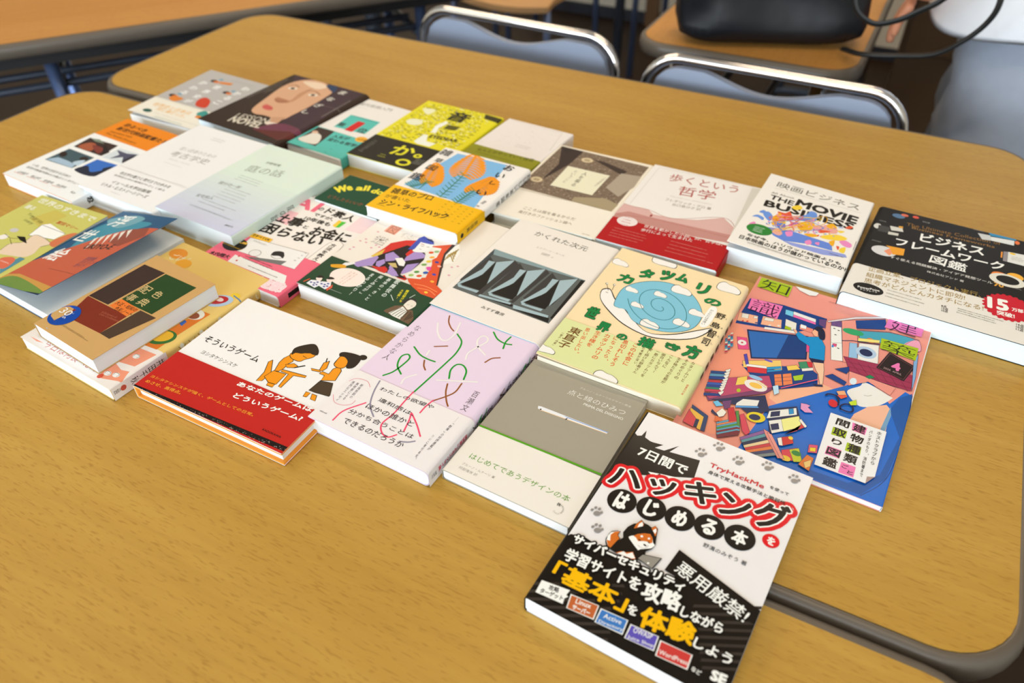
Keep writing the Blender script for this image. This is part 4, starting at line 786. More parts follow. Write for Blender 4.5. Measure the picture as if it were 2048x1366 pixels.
('l',10,4,[1053,132,1064,138],0),('l',10,4,[1056,122,1069,123],0),('l',10,4,[1057,111,1070,108],0),('l',10,4,[1054,101,1067,93],0),('l',10,2,[1050,92,1060,81],0),('l',10,2,[1042,85,1050,71],0),
('l',10,2,[1034,81,1038,66],0),('l',10,2,[1024,81,1024,65],0),('l',10,2,[1014,83,1011,69],0),('l',10,2,[1005,89,998,77],0),('t','TR',[993,142,1024,142,993,171],10,20,0),
   ],
  }),
 dict(name='sou', x=-462.7, y=361.4, a=-0.0113, w=178.4, h=150.0, z0=0, t=15.0, spine='L', lift=0, cover=(235, 239, 243), spine_col=None, label='square white and red hardback with two drawn orange people, front left of the display', rough=0.4, hard=(235, 151, 43), page=(241, 246, 246), round=1.5, bands=[{'v0': -0.8, 'v1': 53.9, 'col': (187, 38, 32), 'label': None}], kind='book',
  inks=[(34,30,26),(38,34,30),(233,151,26),(30,26,22),(47,38,28),(43,34,26),(70,58,41),(26,20,20),(191,191,190),(114,111,110),(233,161,53),(239,245,246),(38,24,22)],
  parts={
   'cover': [
('t','そういうゲーム',[96,772,795,772,96,861],0,20,0),('t','ヨシタケシンスケ',[218,622,669,622,218,672],1,0,0),('p',2,[893,836,913,875,1025,720,1021,605,972,580,956,707],0),('l',3,7,[893,836,913,875,1025,720,1021,605,972,580,956,707,893,836,913,875],0),
('p',2,[1021,764,1160,780,1169,628,1085,617,998,660],0),('l',3,7,[1021,764,1160,780,1169,628,1085,617,998,660,1021,764,1160,780],0),('p',2,[991,876,988,945,1010,1004,1076,991,1098,944,1082,900,1087,833,1071,779,1030,764],0),
('l',3,7,[991,876,988,945,1010,1004,1076,991,1098,944,1082,900,1087,833,1071,779,1030,764,991,876,988,945],0),('p',2,[1002,1024,1025,1072,1114,1095,1216,1136,1229,1083,1180,1022,1158,980,1103,970,1038,983],1),
('l',3,7,[1002,1024,1025,1072,1114,1095,1216,1136,1229,1083,1180,1022,1158,980,1103,970,1038,983,1002,1024,1025,1072],1),('p',4,[1021,1017,983,1099,1028,1177,1118,1244,1210,1194,1248,1129,1204,1113,1152,1115,1096,1074,1039,1056],1),
('p',2,[1082,814,1347,849,1352,825,1234,796,1239,614,1207,619,1178,789,1091,787],0),('l',3,7,[1082,814,1347,849,1352,825,1234,796,1239,614,1207,619,1178,789,1091,787,1082,814,1347,849],0),
('p',2,[1083,616,1161,624,1166,582,1098,579],0),('l',3,7,[1083,616,1161,624,1166,582,1098,579,1083,616,1161,624],0),('p',2,[1064,879,1127,931,1183,918,1175,886,1104,854],0),
('l',3,6,[1064,879,1127,931,1183,918,1175,886,1104,854,1064,879,1127,931],0),('l',3,15,[1172,889,1238,952],0),('l',3,6,[1130,1055,1182,1047],0),('p',2,[1314,952,1405,970,1432,952,1340,932],0),
('l',3,6,[1314,952,1405,970,1432,952,1340,932,1314,952,1405,970],0),('p',2,[1372,1069,1406,1115,1446,1021,1432,969,1401,968],0),('l',3,7,[1372,1069,1406,1115,1446,1021,1432,969,1401,968,1372,1069,1406,1115],0),
('l',3,10,[1381,1093,1362,1134],0),('p',2,[1505,1041,1540,1106,1594,1053,1624,923,1504,864,1491,931,1427,932,1442,967,1513,966],0),('l',3,7,[1505,1041,1540,1106,1594,1053,1624,923,1504,864,1491,931,1427,932,1442,967,1513,966,1505,1041,1540,1106],0),
('p',2,[1468,1103,1456,1191,1461,1241,1531,1242,1587,1142,1572,1088,1518,1076],1),('l',3,7,[1468,1103,1456,1191,1461,1241,1531,1242,1587,1142,1572,1088,1518,1076,1468,1103,1456,1191],1),
('p',5,[1422,1257,1466,1292,1582,1312,1649,1293,1672,1198,1658,1133,1605,1112,1564,1188,1500,1226,1445,1216],1),('e',5,1658,1304,42,36,0),('p',6,[1501,858,1628,885,1713,731,1556,712,1490,709],0),
('l',3,6,[1501,858,1628,885,1713,731,1556,712,1490,709,1501,858,1628,885],0),('p',2,[1479,682,1527,686,1527,628,1495,622],0),('l',3,6,[1479,682,1527,686,1527,628,1495,622,1479,682,1527,686],0),
('p',2,[1547,686,1600,688,1632,624,1576,626],0),('l',3,6,[1547,686,1600,688,1632,624,1576,626,1547,686,1600,688],0),
   ],
   'obi_band': [
('p',7,[-22,17,1786,84,1788,30,-34,-16],0),('k',[8,9],[-11,-26,1805,29,-23,7],150,3,12,10,5),('t','ヨシタケシンスケが描く、ゲームとしての日常。',[57,152,1266,215,56,187],10,20,0),('t','めさせ、高得点。',[67,81,484,115,64,120],10,20,0),
('t','あなたのゲームは',[854,447,1684,497,851,502],11,45,0),('t','どういうゲーム?',[932,315,1677,366,928,375],11,45,0),('t','KADOKAWA',[1453,130,1658,131,1453,152],12,20,0),('p',2,[1491,678,1527,686,1528,633,1499,627],0),

   ],
  }),
 dict(name='ai', x=-584.9, y=547.4, a=-0.0631, w=133.0, h=179.4, z0=0, t=14.0, spine='R', lift=0, cover=(235, 235, 234), spine_col=None, label='pink and white paperback with bold black brush lettering and a large pink AI title', rough=0.4, hard=None, page=(237, 241, 243), round=4, bands=[{'v0': -1.7, 'v1': 69.6, 'col': (233, 109, 137), 'label': None}], kind='book',
  inks=[(30,26,22),(237,191,201),(237,215,222),(233,109,137),(239,201,64),(76,191,64),(239,237,234),(57,50,47),(239,187,43),(233,237,241),(66,60,64),(57,56,58),(229,233,238),(38,36,39),(114,117,119),(105,101,104),(204,60,64),(239,191,32),(239,241,243),(239,241,246),(239,215,226)],
  parts={
   'cover': [
('t','最新の未来でも自分だけが勉強で',[83,1758,1204,1758,83,1824],0,20,0),('p',1,[-83,1353,330,1386,399,1105,27,1127],0),('p',2,[1046,1704,1348,1721,1397,1421,1063,1378],0),('t','AI',[71,1477,466,1507,56,1676],3,45,0),
('t','の',[467,1565,537,1565,467,1632],0,30,0),('t','ド素人',[583,1546,1023,1546,583,1678],0,35,0),('t','ですが、',[507,1441,803,1453,505,1501],0,40,0),('t','10年後も',[473,1307,848,1337,467,1387],0,40,0),
('p',4,[879,1378,864,1512,917,1504,934,1364],0),('p',5,[934,1364,917,1504,978,1516,978,1382],0),('t','仕事',[120,1100,561,1130,107,1285],0,35,0),('t','と',[602,1154,663,1166,589,1217],0,30,0),
('t','お金に',[755,1082,1252,1164,723,1277],0,35,0),('t','困らない',[194,837,1035,942,169,1034],0,35,0),('p',6,[1160,315,1121,475,1097,1022,1150,1145,1235,1140,1296,1030,1352,348,1301,285,1228,268],1),
('l',7,4,[1160,315,1121,475,1097,1022,1150,1145,1235,1140,1296,1030,1352,348,1301,285,1228,268,1160,315],1),('t','方法を教えて下さい!',[1177,355,1256,359,1133,1080],0,30,1),
   ],
   'obi_band': [
('p',8,[10,767,483,794,497,706,18,687],0),('t','コレ1冊ですべてOK',[41,708,465,739,38,752],0,40,0),('p',9,[224,687,1048,784,1125,470,296,406],0),('l',10,4,[224,687,1048,784,1125,470,296,406,224,687],0),
('e',11,511,479,75,65,0),('e',12,511,479,70,60,0),('e',11,768,577,85,65,0),('e',12,768,577,80,60,0),('p',13,[709,542,683,616,784,657,864,563,794,575],1),('p',14,[522,397,943,541,938,451,530,367],0),
('d',15,[998,572,1028,800],4,1),('d',15,[305,645,537,678],3,1),('p',9,[339,342,1140,336,1238,200,368,202],0),('e',16,402,340,13,13,0),('e',16,443,267,13,13,0),('d',0,[461,321,990,400],2,1),
('d',0,[626,116,1079,400],1,1),('e',0,178,489,155,125,0),('t','1.5万人超',[15,497,296,551,8,537],17,50,0),('d',18,[-79,555,294,566],1,1),('d',17,[-33,433,447,455],2,1),('t','木内翔大',[61,196,327,240,50,263],0,30,0),
('t','AI入門書',[40,22,564,86,27,125],19,100,0),('t','AI入門書',[40,22,564,86,27,125],20,60,0),('t','の',[596,78,659,96,584,122],0,30,0),('t','超決定版!',[738,11,1286,67,722,159],19,100,0),
('t','超決定版!',[738,11,1286,67,722,159],20,60,0),
   ],
   'spine': [
('p',3,[3,3,140,3,140,780,3,780],0),('t','木内翔大',[40,340,90,340,40,660],0,30,1),('p',0,[40,140,100,140,100,300,40,300],0),('p',0,[30,1740,110,1740,110,1680,30,1670],0),('p',0,[30,1640,110,1640,110,1580,30,1570],0),
('p',0,[30,1540,110,1540,110,1480,30,1470],0),('p',0,[30,1440,110,1440,110,1380,30,1370],0),('p',0,[30,1340,110,1340,110,1280,30,1270],0),('p',0,[30,1240,110,1240,110,1180,30,1170],0),
('p',0,[30,1140,110,1140,110,1080,30,1070],0),('p',0,[30,1040,110,1040,110,980,30,970],0),('p',0,[30,940,110,940,110,880,30,870],0),
   ],
  }),
 dict(name='kabuki', x=-440.0, y=577.7, a=-0.0408, w=146.0, h=206.0, z0=0, t=18.0, spine='R', lift=2, cover=(231, 229, 224), spine_col=None, label='cream and green paperback with a robed stage actor in a blue headcloth', rough=0.4, hard=None, page=(239, 246, 246), round=3, bands=[{'v0': -0.3, 'v1': 57.8, 'col': (26, 66, 43), 'label': None}], kind='book',
  inks=[(222,151,127),(66,40,32),(57,52,47),(66,62,58),(216,161,180),(95,90,89),(239,241,237),(57,50,43),(162,141,74),(204,44,36),(220,191,85),(216,84,43),(57,44,39),(220,90,190),(47,70,180),(239,191,180),(47,60,159),(239,181,64),(233,171,159),(239,201,64),(239,151,95),(229,233,226),(239,171,74),(114,161,85),(229,201,64),(86,151,74),(38,90,180),(153,191,106),(143,181,127),(220,80,169),(26,20,24),(164,143,207),(200,181,116),(235,239,238),(235,239,241),(63,80,180),(38,44,95),(162,40,43),(30,26,22),(229,233,236),(218,161,32),(239,229,226),(181,111,106),(225,241,238),(222,217,43),(210,227,226),(42,40,43),(229,227,217),(105,84,64),(227,231,228),(38,36,36),(38,30,26),(227,233,245),(233,221,217),(80,84,159),(210,90,64)],
  parts={
   'cover': [
('p',0,[190,1435,348,1440,349,1271,192,1279],0),('t','図',[219,1271,331,1271,219,1434],1,-20,0),('t','鑑',[187,1019,369,1019,187,1183],2,-20,0),('t','伎',[408,1271,610,1271,408,1383],3,-30,0),
('t','の',[450,1058,562,1058,450,1165],3,-40,0),('e',4,144,1231,16,12,0),('e',4,118,1039,16,12,0),('e',4,162,984,16,12,0),('e',4,85,977,16,12,0),('e',4,281,928,16,12,0),('e',4,352,984,16,12,0),
('e',4,296,997,16,12,0),('e',4,90,783,16,12,0),('e',4,101,838,16,12,0),('e',4,1280,1070,16,12,0),('e',4,1336,929,16,12,0),('e',4,1329,1116,16,12,0),('t','ひと目でわかる歌舞伎',[1043,1128,1063,1126,1066,1419],5,0,1),
('p',6,[1159,1052,1094,1212,1057,1432,1108,1500,1223,1324,1249,1140],0),('l',7,6,[1201,1006,1104,1182,1069,1364,1099,1514],1),('l',8,13,[1138,1147,1123,1266,1232,1166],1),
('l',8,13,[1144,1187,1131,1300,1214,1210],1),('l',8,13,[1150,1226,1139,1334,1196,1254],1),('l',8,13,[1156,1266,1147,1368,1178,1298],1),('l',8,13,[1162,1307,1155,1403,1160,1342],1),
('p',9,[413,1001,417,1117,535,1251,666,1320,689,1256,640,1152,700,1038,473,906,384,817],0),('p',10,[378,796,401,882,435,986,469,867,436,793],0),('p',11,[860,1299,1040,1442,1081,1446,1068,1252,1212,943,1330,707,1422,663,1449,630,1431,499,1263,506,1093,569,979,654,1143,766,1067,999],0),
('p',12,[1040,1442,1083,1451,1093,1230,1192,1019,1337,712,1323,703,1147,1046,1060,1247],0),('e',13,1088,906,24,18,0),('e',14,1190,858,24,18,0),('e',15,1177,718,24,18,0),('e',16,1087,1064,24,18,0),
('e',17,1245,741,24,18,0),('e',18,1153,1014,24,18,0),('e',19,1306,562,24,18,0),('l',20,9,[1184,589,1226,647,1318,634],1),('l',20,9,[1225,590,1267,648,1344,633],1),('l',20,9,[1265,591,1308,648,1369,632],1),
('l',20,9,[1306,592,1349,649,1395,630],1),('l',20,9,[1347,593,1389,650,1420,629],1),('p',21,[862,1169,869,1285,982,1314,1034,1141,988,988,1075,863,1115,716,941,648,918,738,960,936],0),
('e',11,926,1188,30,22,6),('e',22,988,1114,30,22,6),('e',23,990,954,30,22,6),('e',24,1001,1032,30,22,6),('e',25,1000,803,30,22,6),('e',11,1066,755,30,22,6),('e',26,1092,839,30,22,6),
('e',27,982,723,30,22,6),('e',28,971,1233,30,22,6),('e',29,1071,931,30,22,6),('p',30,[473,906,605,1169,777,1194,889,1130,937,1030,939,784,842,798,877,662,737,632,613,664,509,656,370,549,338,575],0),
('p',31,[499,902,548,986,677,933,660,851,585,789],0),('p',31,[302,607,440,832,475,816,509,656,452,615,390,552],0),('p',31,[716,1047,790,1146,898,1117,919,1056,829,967,754,888],0),
('p',31,[500,740,549,822,603,765,589,668,540,674],0),('p',31,[856,719,829,860,926,952,939,784,883,683],0),('p',31,[729,628,668,767,794,700,885,650,818,611],0),('p',9,[506,646,589,668,641,715,719,656,711,608,635,607],0),
('p',9,[694,1016,692,1126,752,1105,738,987],0),('p',9,[873,609,922,688,988,642,979,610],0),('p',32,[626,778,703,823,774,758,719,743],0),('p',33,[640,893,705,940,787,889,817,818,762,803],0),
('p',34,[727,1109,702,1207,692,1315,832,1340,868,1304,877,1178,806,1122],1),('p',35,[661,1108,637,1361,666,1424,718,1408,820,1390,861,1337,826,1317,702,1302,724,1144],0),('p',36,[704,1395,785,1408,843,1365,764,1373],0),
('l',37,8,[725,1277,774,1271],0),('l',38,6,[744,1241,786,1246],0),('l',38,6,[814,1253,850,1265],0),('l',38,5,[766,1179,797,1183],0),
   ],
   'obi_band': [
('p',31,[301,580,349,688,432,612,390,552,353,557],0),('p',30,[452,615,690,709,868,674,988,642,888,617,744,622,537,620],0),('p',9,[511,640,674,700,719,656,708,612,635,607],0),
('p',31,[731,625,696,730,794,700,876,641,818,611],0),('p',11,[1012,622,1160,742,1330,707,1434,653,1429,503,1267,500,1109,562],0),('l',20,9,[1106,610,1234,635,1394,614],1),
('l',20,9,[1177,569,1304,594,1411,559],1),('e',19,1299,550,22,16,0),('p',39,[208,499,214,547,302,607,327,589,258,493],0),('p',40,[112,426,112,450,223,508,280,488,251,447,148,408],1),
('e',41,413,345,210,155,0),('t','初めて見る人も\n通い慣れた人も\nお待ちかね!',[358,225,459,216,377,457],42,-10,1),('t','まるわかり!',[603,113,653,115,590,538],43,12,1),('t','楽しみ方が」',[695,191,744,191,696,557],43,12,1),
('t','基本の「き」と',[809,129,857,130,802,559],43,12,1),('t','歌舞伎の',[923,260,980,265,895,579],43,12,1),('t','題目紹介も',[1148,274,1181,282,1097,480],44,30,1),('t','大充実!',[1082,307,1110,314,1046,463],44,30,1),
('l',45,7,[1005,331,1089,261],0),('l',45,7,[1227,458,1206,384],0),('p',46,[1178,266,1196,355,1257,398,1315,361,1340,283,1286,329],1),('p',47,[1223,261,1233,361,1307,357,1339,298,1310,212,1255,218],1),
('p',48,[1107,101,1152,204,1231,250,1299,213,1357,231,1440,129,1454,27,1234,54,1108,72],0),('p',49,[1167,75,1232,235,1315,191,1328,49,1234,54],0),('l',50,7,[1182,69,1206,159,1233,205],1),
('l',50,7,[1218,69,1237,156,1259,201],1),('l',50,7,[1253,68,1268,152,1284,198],1),('l',50,7,[1289,68,1299,149,1309,194],1),('l',50,7,[1324,68,1330,146,1334,190],1),('l',51,7,[1378,49,1358,201],1),
('l',51,7,[1389,70,1376,188],1),('l',51,7,[1400,91,1394,174],1),('l',51,7,[1410,112,1411,160],1),('l',38,4,[1253,276,1272,292],0),('l',38,4,[1298,277,1316,287],0),('p',52,[101,42,107,112,206,153,256,83,233,20],0),
('p',53,[133,161,143,201,192,196,206,153,177,136],1),('p',38,[132,174,135,223,193,221,188,201],1),('e',54,136,79,15,11,0),('e',54,176,85,15,11,0),('e',54,196,114,15,11,0),
('e',54,192,54,15,11,0),('e',54,217,76,15,11,0),('p',52,[217,76,224,147,322,187,371,117,348,54],0),('p',53,[249,195,260,235,309,230,322,187,293,170],1),('p',38,[249,208,252,258,310,256,304,235],1),
('e',54,252,113,15,11,0),('e',54,291,119,15,11,0),('e',54,312,148,15,11,0),('e',54,307,88,15,11,0),('e',54,332,110,15,11,0),('l',55,15,[60,51,82,115],0),('p',55,[353,73,365,163,395,114,381,41],0),
('d',45,[380,80,545,91],1,1),
   ],
  }),
 dict(name='weed', x=-464.1, y=709.9, a=-0.0367, w=130.1, h=174.0, z0=18.6, t=13.4, spine='R', lift=0, cover=(235, 237, 238), spine_col=None, label='white paperback with orange goldenrod on sky blue, lying across two other books', rough=0.4, hard=None, page=(241, 246, 246), round=4, bands=[{'v0': 1.5, 'v1': 58.6, 'col': (235, 185, 13), 'label': None}], kind='book',
  inks=[(124,185,236),(233,151,26),(57,131,74),(63,141,81),(38,34,32),(30,26,22),(86,66,22),(105,84,32),(235,185,13),(57,50,47),(28,26,26)],
  parts={
   'cover': [
('p',0,[238,1669,969,1702,1167,591,100,647],0),('l',1,34,[482,1736,421,1723,387,1642],1),('l',1,34,[482,1736,557,1707,630,1681],1),('l',1,34,[496,1681,420,1660,374,1560],1),
('l',1,34,[496,1681,583,1659,687,1611],1),('l',1,34,[510,1627,422,1598,365,1483],1),('l',1,34,[510,1627,608,1611,736,1544],1),('l',1,34,[524,1573,427,1539,362,1413],1),('l',1,34,[524,1573,629,1562,776,1481],1),
('l',1,34,[538,1519,435,1482,366,1349],1),('l',1,34,[538,1519,648,1511,806,1422],1),('l',1,34,[552,1466,447,1428,376,1292],1),('l',1,34,[552,1466,663,1459,825,1368],1),('l',1,34,[566,1413,463,1376,394,1244],1),
('l',1,34,[566,1413,675,1406,833,1318],1),('l',1,34,[579,1361,483,1327,418,1202],1),('l',1,34,[579,1361,684,1351,830,1273],1),('l',1,34,[593,1309,506,1280,449,1167],1),('l',1,34,[593,1309,689,1296,816,1231],1),
('l',1,34,[606,1257,531,1235,485,1138],1),('l',1,34,[606,1257,692,1239,795,1192],1),('l',1,34,[620,1206,559,1192,525,1114],1),('l',1,34,[620,1206,693,1182,767,1156],1),('l',1,40,[482,1736,620,1206],0),
('l',1,34,[169,1302,129,1300,123,1236],1),('l',1,34,[169,1302,230,1268,290,1236],1),('l',1,34,[185,1254,137,1247,126,1169],1),('l',1,34,[185,1254,254,1225,340,1170],1),('l',1,34,[200,1206,146,1195,131,1106],1),
('l',1,34,[200,1206,276,1181,385,1107],1),('l',1,34,[216,1159,156,1145,138,1047],1),('l',1,34,[216,1159,297,1137,422,1049],1),('l',1,34,[232,1112,168,1096,149,993],1),('l',1,34,[232,1112,316,1092,450,995],1),
('l',1,34,[247,1065,183,1049,162,944],1),('l',1,34,[247,1065,332,1046,470,947],1),('l',1,34,[263,1019,199,1003,180,900],1),('l',1,34,[263,1019,346,1000,480,904],1),('l',1,34,[278,973,218,958,200,862],1),
('l',1,34,[278,973,358,952,482,866],1),('l',1,34,[293,927,239,916,223,828],1),('l',1,34,[293,927,368,904,475,832],1),('l',1,34,[308,882,261,874,249,799],1),('l',1,34,[308,882,376,855,462,802],1),
('l',1,34,[323,837,284,834,277,772],1),('l',1,34,[323,837,383,806,443,775],1),('l',1,40,[169,1302,323,837],0),('l',1,34,[1000,1323,947,1312,918,1239],1),('l',1,34,[1000,1323,1056,1289,1110,1258],1),
('l',1,34,[997,1284,931,1266,891,1176],1),('l',1,34,[997,1284,1061,1255,1139,1202],1),('l',1,34,[994,1246,916,1222,867,1118],1),('l',1,34,[994,1246,1064,1221,1162,1149],1),
('l',1,34,[990,1208,905,1179,849,1064],1),('l',1,34,[990,1208,1066,1186,1179,1100],1),('l',1,34,[987,1170,896,1138,836,1017],1),('l',1,34,[987,1170,1066,1150,1188,1055],1),
('l',1,34,[984,1132,891,1099,830,976],1),('l',1,34,[984,1132,1063,1113,1189,1016],1),('l',1,34,[981,1095,890,1063,830,942],1),('l',1,34,[981,1095,1059,1076,1182,981],1),('l',1,34,[977,1057,892,1028,836,914],1),
('l',1,34,[977,1057,1053,1037,1166,951],1),('l',1,34,[974,1020,897,995,848,892],1),('l',1,34,[974,1020,1044,997,1144,926],1),('l',1,34,[971,983,904,964,864,875],1),('l',1,34,[971,983,1035,957,1114,904],1),
('l',1,34,[968,946,914,934,884,862],1),('l',1,34,[968,946,1024,916,1080,885],1),('l',1,40,[1000,1323,968,946],0),('l',2,10,[620,1206,643,990,665,607],1),('l',3,9,[620,1206,702,1224],0),
('l',3,9,[620,1206,532,1262],0),('l',3,9,[626,1129,708,1146],0),('l',3,9,[626,1129,539,1183],0),('l',3,9,[632,1052,713,1069],0),('l',3,9,[632,1052,545,1105],0),('l',3,9,[637,976,719,993],0),
('l',3,9,[637,976,551,1028],0),('l',3,9,[643,900,724,918],0),('l',3,9,[643,900,558,952],0),('l',3,9,[649,826,729,844],0),('l',3,9,[649,826,564,877],0),('l',3,9,[654,752,734,770],0),
('l',3,9,[654,752,570,802],0),('l',3,9,[660,679,739,697],0),('l',3,9,[660,679,576,729],0),('l',3,9,[665,607,744,625],0),('l',3,9,[665,607,582,656],0),('l',2,10,[311,853,322,635,174,643],1),
('l',3,9,[311,853,394,871],0),('l',3,9,[311,853,223,905],0),('l',3,9,[294,827,376,845],0),('l',3,9,[294,827,206,879],0),('l',3,9,[277,800,359,818],0),('l',3,9,[277,800,188,852],0),
('l',3,9,[260,774,342,792],0),('l',3,9,[260,774,171,825],0),('l',3,9,[243,748,325,766],0),('l',3,9,[243,748,154,799],0),('l',3,9,[226,721,308,739],0),('l',3,9,[226,721,137,772],0),
('l',3,9,[208,695,290,713],0),('l',3,9,[208,695,120,746],0),('l',3,9,[191,669,273,687],0),('l',3,9,[191,669,103,719],0),('l',3,9,[174,643,256,661],0),('l',3,9,[174,643,86,693],0),
('l',2,10,[951,937,932,754,913,575],1),('l',3,9,[951,937,1031,955],0),('l',3,9,[951,937,869,989],0),('l',3,9,[946,891,1025,908],0),('l',3,9,[946,891,864,942],0),('l',3,9,[941,845,1020,862],0),
('l',3,9,[941,845,859,896],0),('l',3,9,[936,799,1015,817],0),('l',3,9,[936,799,855,849],0),('l',3,9,[932,754,1010,771],0),('l',3,9,[932,754,850,803],0),('l',3,9,[927,709,1005,726],0),
('l',3,9,[927,709,846,758],0),('l',3,9,[922,664,1000,681],0),('l',3,9,[922,664,841,712],0),('l',3,9,[917,619,995,637],0),('l',3,9,[917,619,836,667],0),('l',3,9,[913,575,990,592],0),
('l',3,9,[913,575,832,622],0),('t','雑',[12,1526,179,1526,12,1687],4,0,0),('t','草',[74,1320,189,1320,74,1430],4,0,0),('t','図',[94,1103,227,1103,94,1231],4,0,0),('t','鑑',[39,805,214,805,39,973],4,0,0),
('t','お',[978,1566,1106,1566,978,1706],4,20,0),('t','い',[979,1358,1100,1358,979,1468],4,20,0),('t','し',[1018,1163,1102,1163,1018,1244],4,20,0),('t','い',[990,882,1127,882,990,980],4,20,0),
('t','前田 純',[1165,623,1207,617,1188,789],5,0,1),
   ],
   'obi_band': [
('t','雑草のプロ',[72,393,620,472,54,520],5,20,0),('t','が書いた',[73,273,411,307,64,354],5,0,0),('t','シン・ライフハック',[108,115,1009,207,96,230],5,30,0),('d',6,[93,69,221,132],1,1),('d',7,[814,169,844,599],6,0),
('d',7,[908,170,938,580],6,1),('d',7,[1002,171,1032,562],6,2),('d',7,[1095,172,1125,544],6,3),('d',7,[1187,172,1217,526],6,4),('d',7,[1278,173,1308,509],6,5),
   ],
   'spine': [
('p',8,[3,3,130,3,130,600,3,600],0),('t','お',[40,1640,100,1640,40,1720],9,0,0),('t','い',[40,1530,100,1530,40,1610],9,0,0),('t','し',[40,1420,100,1420,40,1500],9,0,0),('t','い',[40,1310,100,1310,40,1390],9,0,0),
('t','雑',[40,1200,100,1200,40,1280],9,0,0),('t','草',[40,1090,100,1090,40,1170],9,0,0),('t','図',[40,980,100,980,40,1060],9,0,0),('t','鑑',[40,870,100,870,40,950],9,0,0),('t','前田純',[40,200,90,200,40,440],5,20,1),
('e',10,70,100,30,30,0),
   ],
  }),
 dict(name='green', x=-566.1, y=663.5, a=-0.0524, w=100.0, h=70.0, z0=0, t=17.0, spine='R', lift=0, cover=(13, 72, 49), spine_col=None, label='dark green booklet with yellow arched lettering, mostly under the yellow-banded plant book', rough=0.4, hard=None, page=(237, 245, 246), round=2, bands=[], kind='book',
  inks=[(233,225,64),(181,80,53)],
  parts={
   'cover': [
('t','We',[157,246,283,411,35,340],0,50,0),('t','all',[325,421,474,489,274,532],0,50,0),('t','do',[518,470,681,484,509,580],0,50,0),('t','どうしたらいいか',[125,102,639,141,119,176],1,-10,0),

   ],
  }),
 dict(name='movie', x=-61.4, y=836.0, a=-0.0403, w=127.0, h=178.0, z0=0, t=22.0, spine='R', lift=7, cover=(235, 237, 236), spine_col=None, label='white paperback with a colourful splash of shapes under a bold black English title', rough=0.4, hard=None, page=(225, 237, 246), round=2, bands=[], kind='book',
  inks=[(80,78,72),(133,131,127),(57,54,49),(30,26,22),(99,137,226),(143,161,232),(105,151,232),(222,90,53),(235,177,32),(229,141,201),(229,171,159),(239,211,64),(91,131,222),(42,131,53),(225,241,238),(66,64,62),(86,84,83),(76,70,68)],
  parts={
   'cover': [
('t','映画ビジネス',[141,1487,1137,1487,141,1635],0,0,0),('d',1,[137,1444,1172,1456],1,1),('t','All About',[135,1300,410,1318,132,1346],2,0,0),('t','THE',[149,1165,432,1163,150,1269],3,30,0),
('t','MOVIE',[462,1183,1166,1173,464,1346],3,50,0),('t','BUSINESS',[140,969,1162,1018,133,1106],3,50,0),('p',4,[304,529,533,605,1021,597,1060,463,784,442,546,358,413,397],0),
('p',5,[413,397,546,358,1038,449,1201,469,1228,418,982,326,644,315],0),('p',6,[181,796,225,865,296,793,297,678,245,701],1),('p',7,[319,927,406,944,443,1009,502,890,496,809,402,824],1),
('p',6,[540,915,624,1049,652,1157,729,1138,754,959,677,908,584,886],1),('p',8,[328,698,411,791,468,713,385,621,331,623],1),('p',8,[590,794,669,903,758,904,759,754,692,672,622,701],1),
('p',9,[503,717,559,811,606,766,550,673],1),('p',10,[766,871,927,939,1018,923,1005,822,858,781,775,764],1),('p',11,[873,680,1024,816,1147,805,1104,723,948,657],1),('p',10,[376,465,418,567,489,502,465,431],1),
('p',9,[511,553,563,625,599,519,551,469],1),('p',7,[850,814,956,846,866,749,824,778],1),('p',8,[881,947,942,1026,1003,951,934,906],1),('p',12,[376,653,448,719,489,633,433,577],1),
('p',11,[1021,907,1093,936,1062,878],1),('p',8,[704,625,794,684,858,671,779,601],1),('p',6,[92,659,136,727,217,702,216,643,151,678],1),('p',6,[132,804,169,868,207,833,173,791],1),
('p',8,[302,758,351,908,394,819,339,724],1),('p',9,[103,473,142,556,171,518],1),('p',9,[1085,692,1142,747,1218,707,1216,635,1150,628],1),('p',7,[1076,579,1109,583,1108,512],1),
('p',9,[750,473,795,538,828,471,788,426],1),('p',9,[854,506,895,550,902,484],1),('p',11,[1123,557,1172,606,1180,489,1129,491],1),('p',8,[988,629,1037,679,1046,560,1010,572],1),
('p',11,[432,1122,501,1209,551,1160,497,1084],1),('p',7,[1083,1023,1122,1087,1160,1073,1121,1010],1),('k',[7,8,6,9,11,12,10],[240,563,1052,689,225,865],70,11,25,25,22),('l',9,9,[791,791,714,893,732,1007,728,894],1),
('l',11,9,[691,1017,426,843,748,824,366,465],1),('l',9,9,[659,795,340,817,545,934,379,754],1),('l',7,9,[702,934,590,911,407,752,264,739],1),('l',12,9,[492,542,859,841,663,913,404,752],1),
('l',7,9,[568,930,339,708,292,784,642,938],1),('l',7,9,[591,614,475,883,659,734,407,833],1),('l',6,9,[300,637,764,1050,637,1014,547,770],1),('l',12,9,[594,817,422,596,383,603,355,669],1),
('l',8,9,[334,488,829,915,796,1115,444,511],1),('l',11,9,[609,961,807,1047,462,606,458,785],1),('l',7,9,[313,723,599,987,507,693,376,620],1),('e',13,244,425,145,110,1),('d',14,[180,355,307,485],4,5),
('t','なぜ今、ハリウッド映画よりも',[158,230,1194,231,158,285],3,25,0),('t','日本映画のほうが儲かっているのか?',[96,126,1269,145,95,207],3,20,0),('d',15,[205,81,1160,114],3,2),('d',16,[1037,380,1196,413],1,1),
('l',17,4,[1250,800,1255,608],0),
   ],
  }),
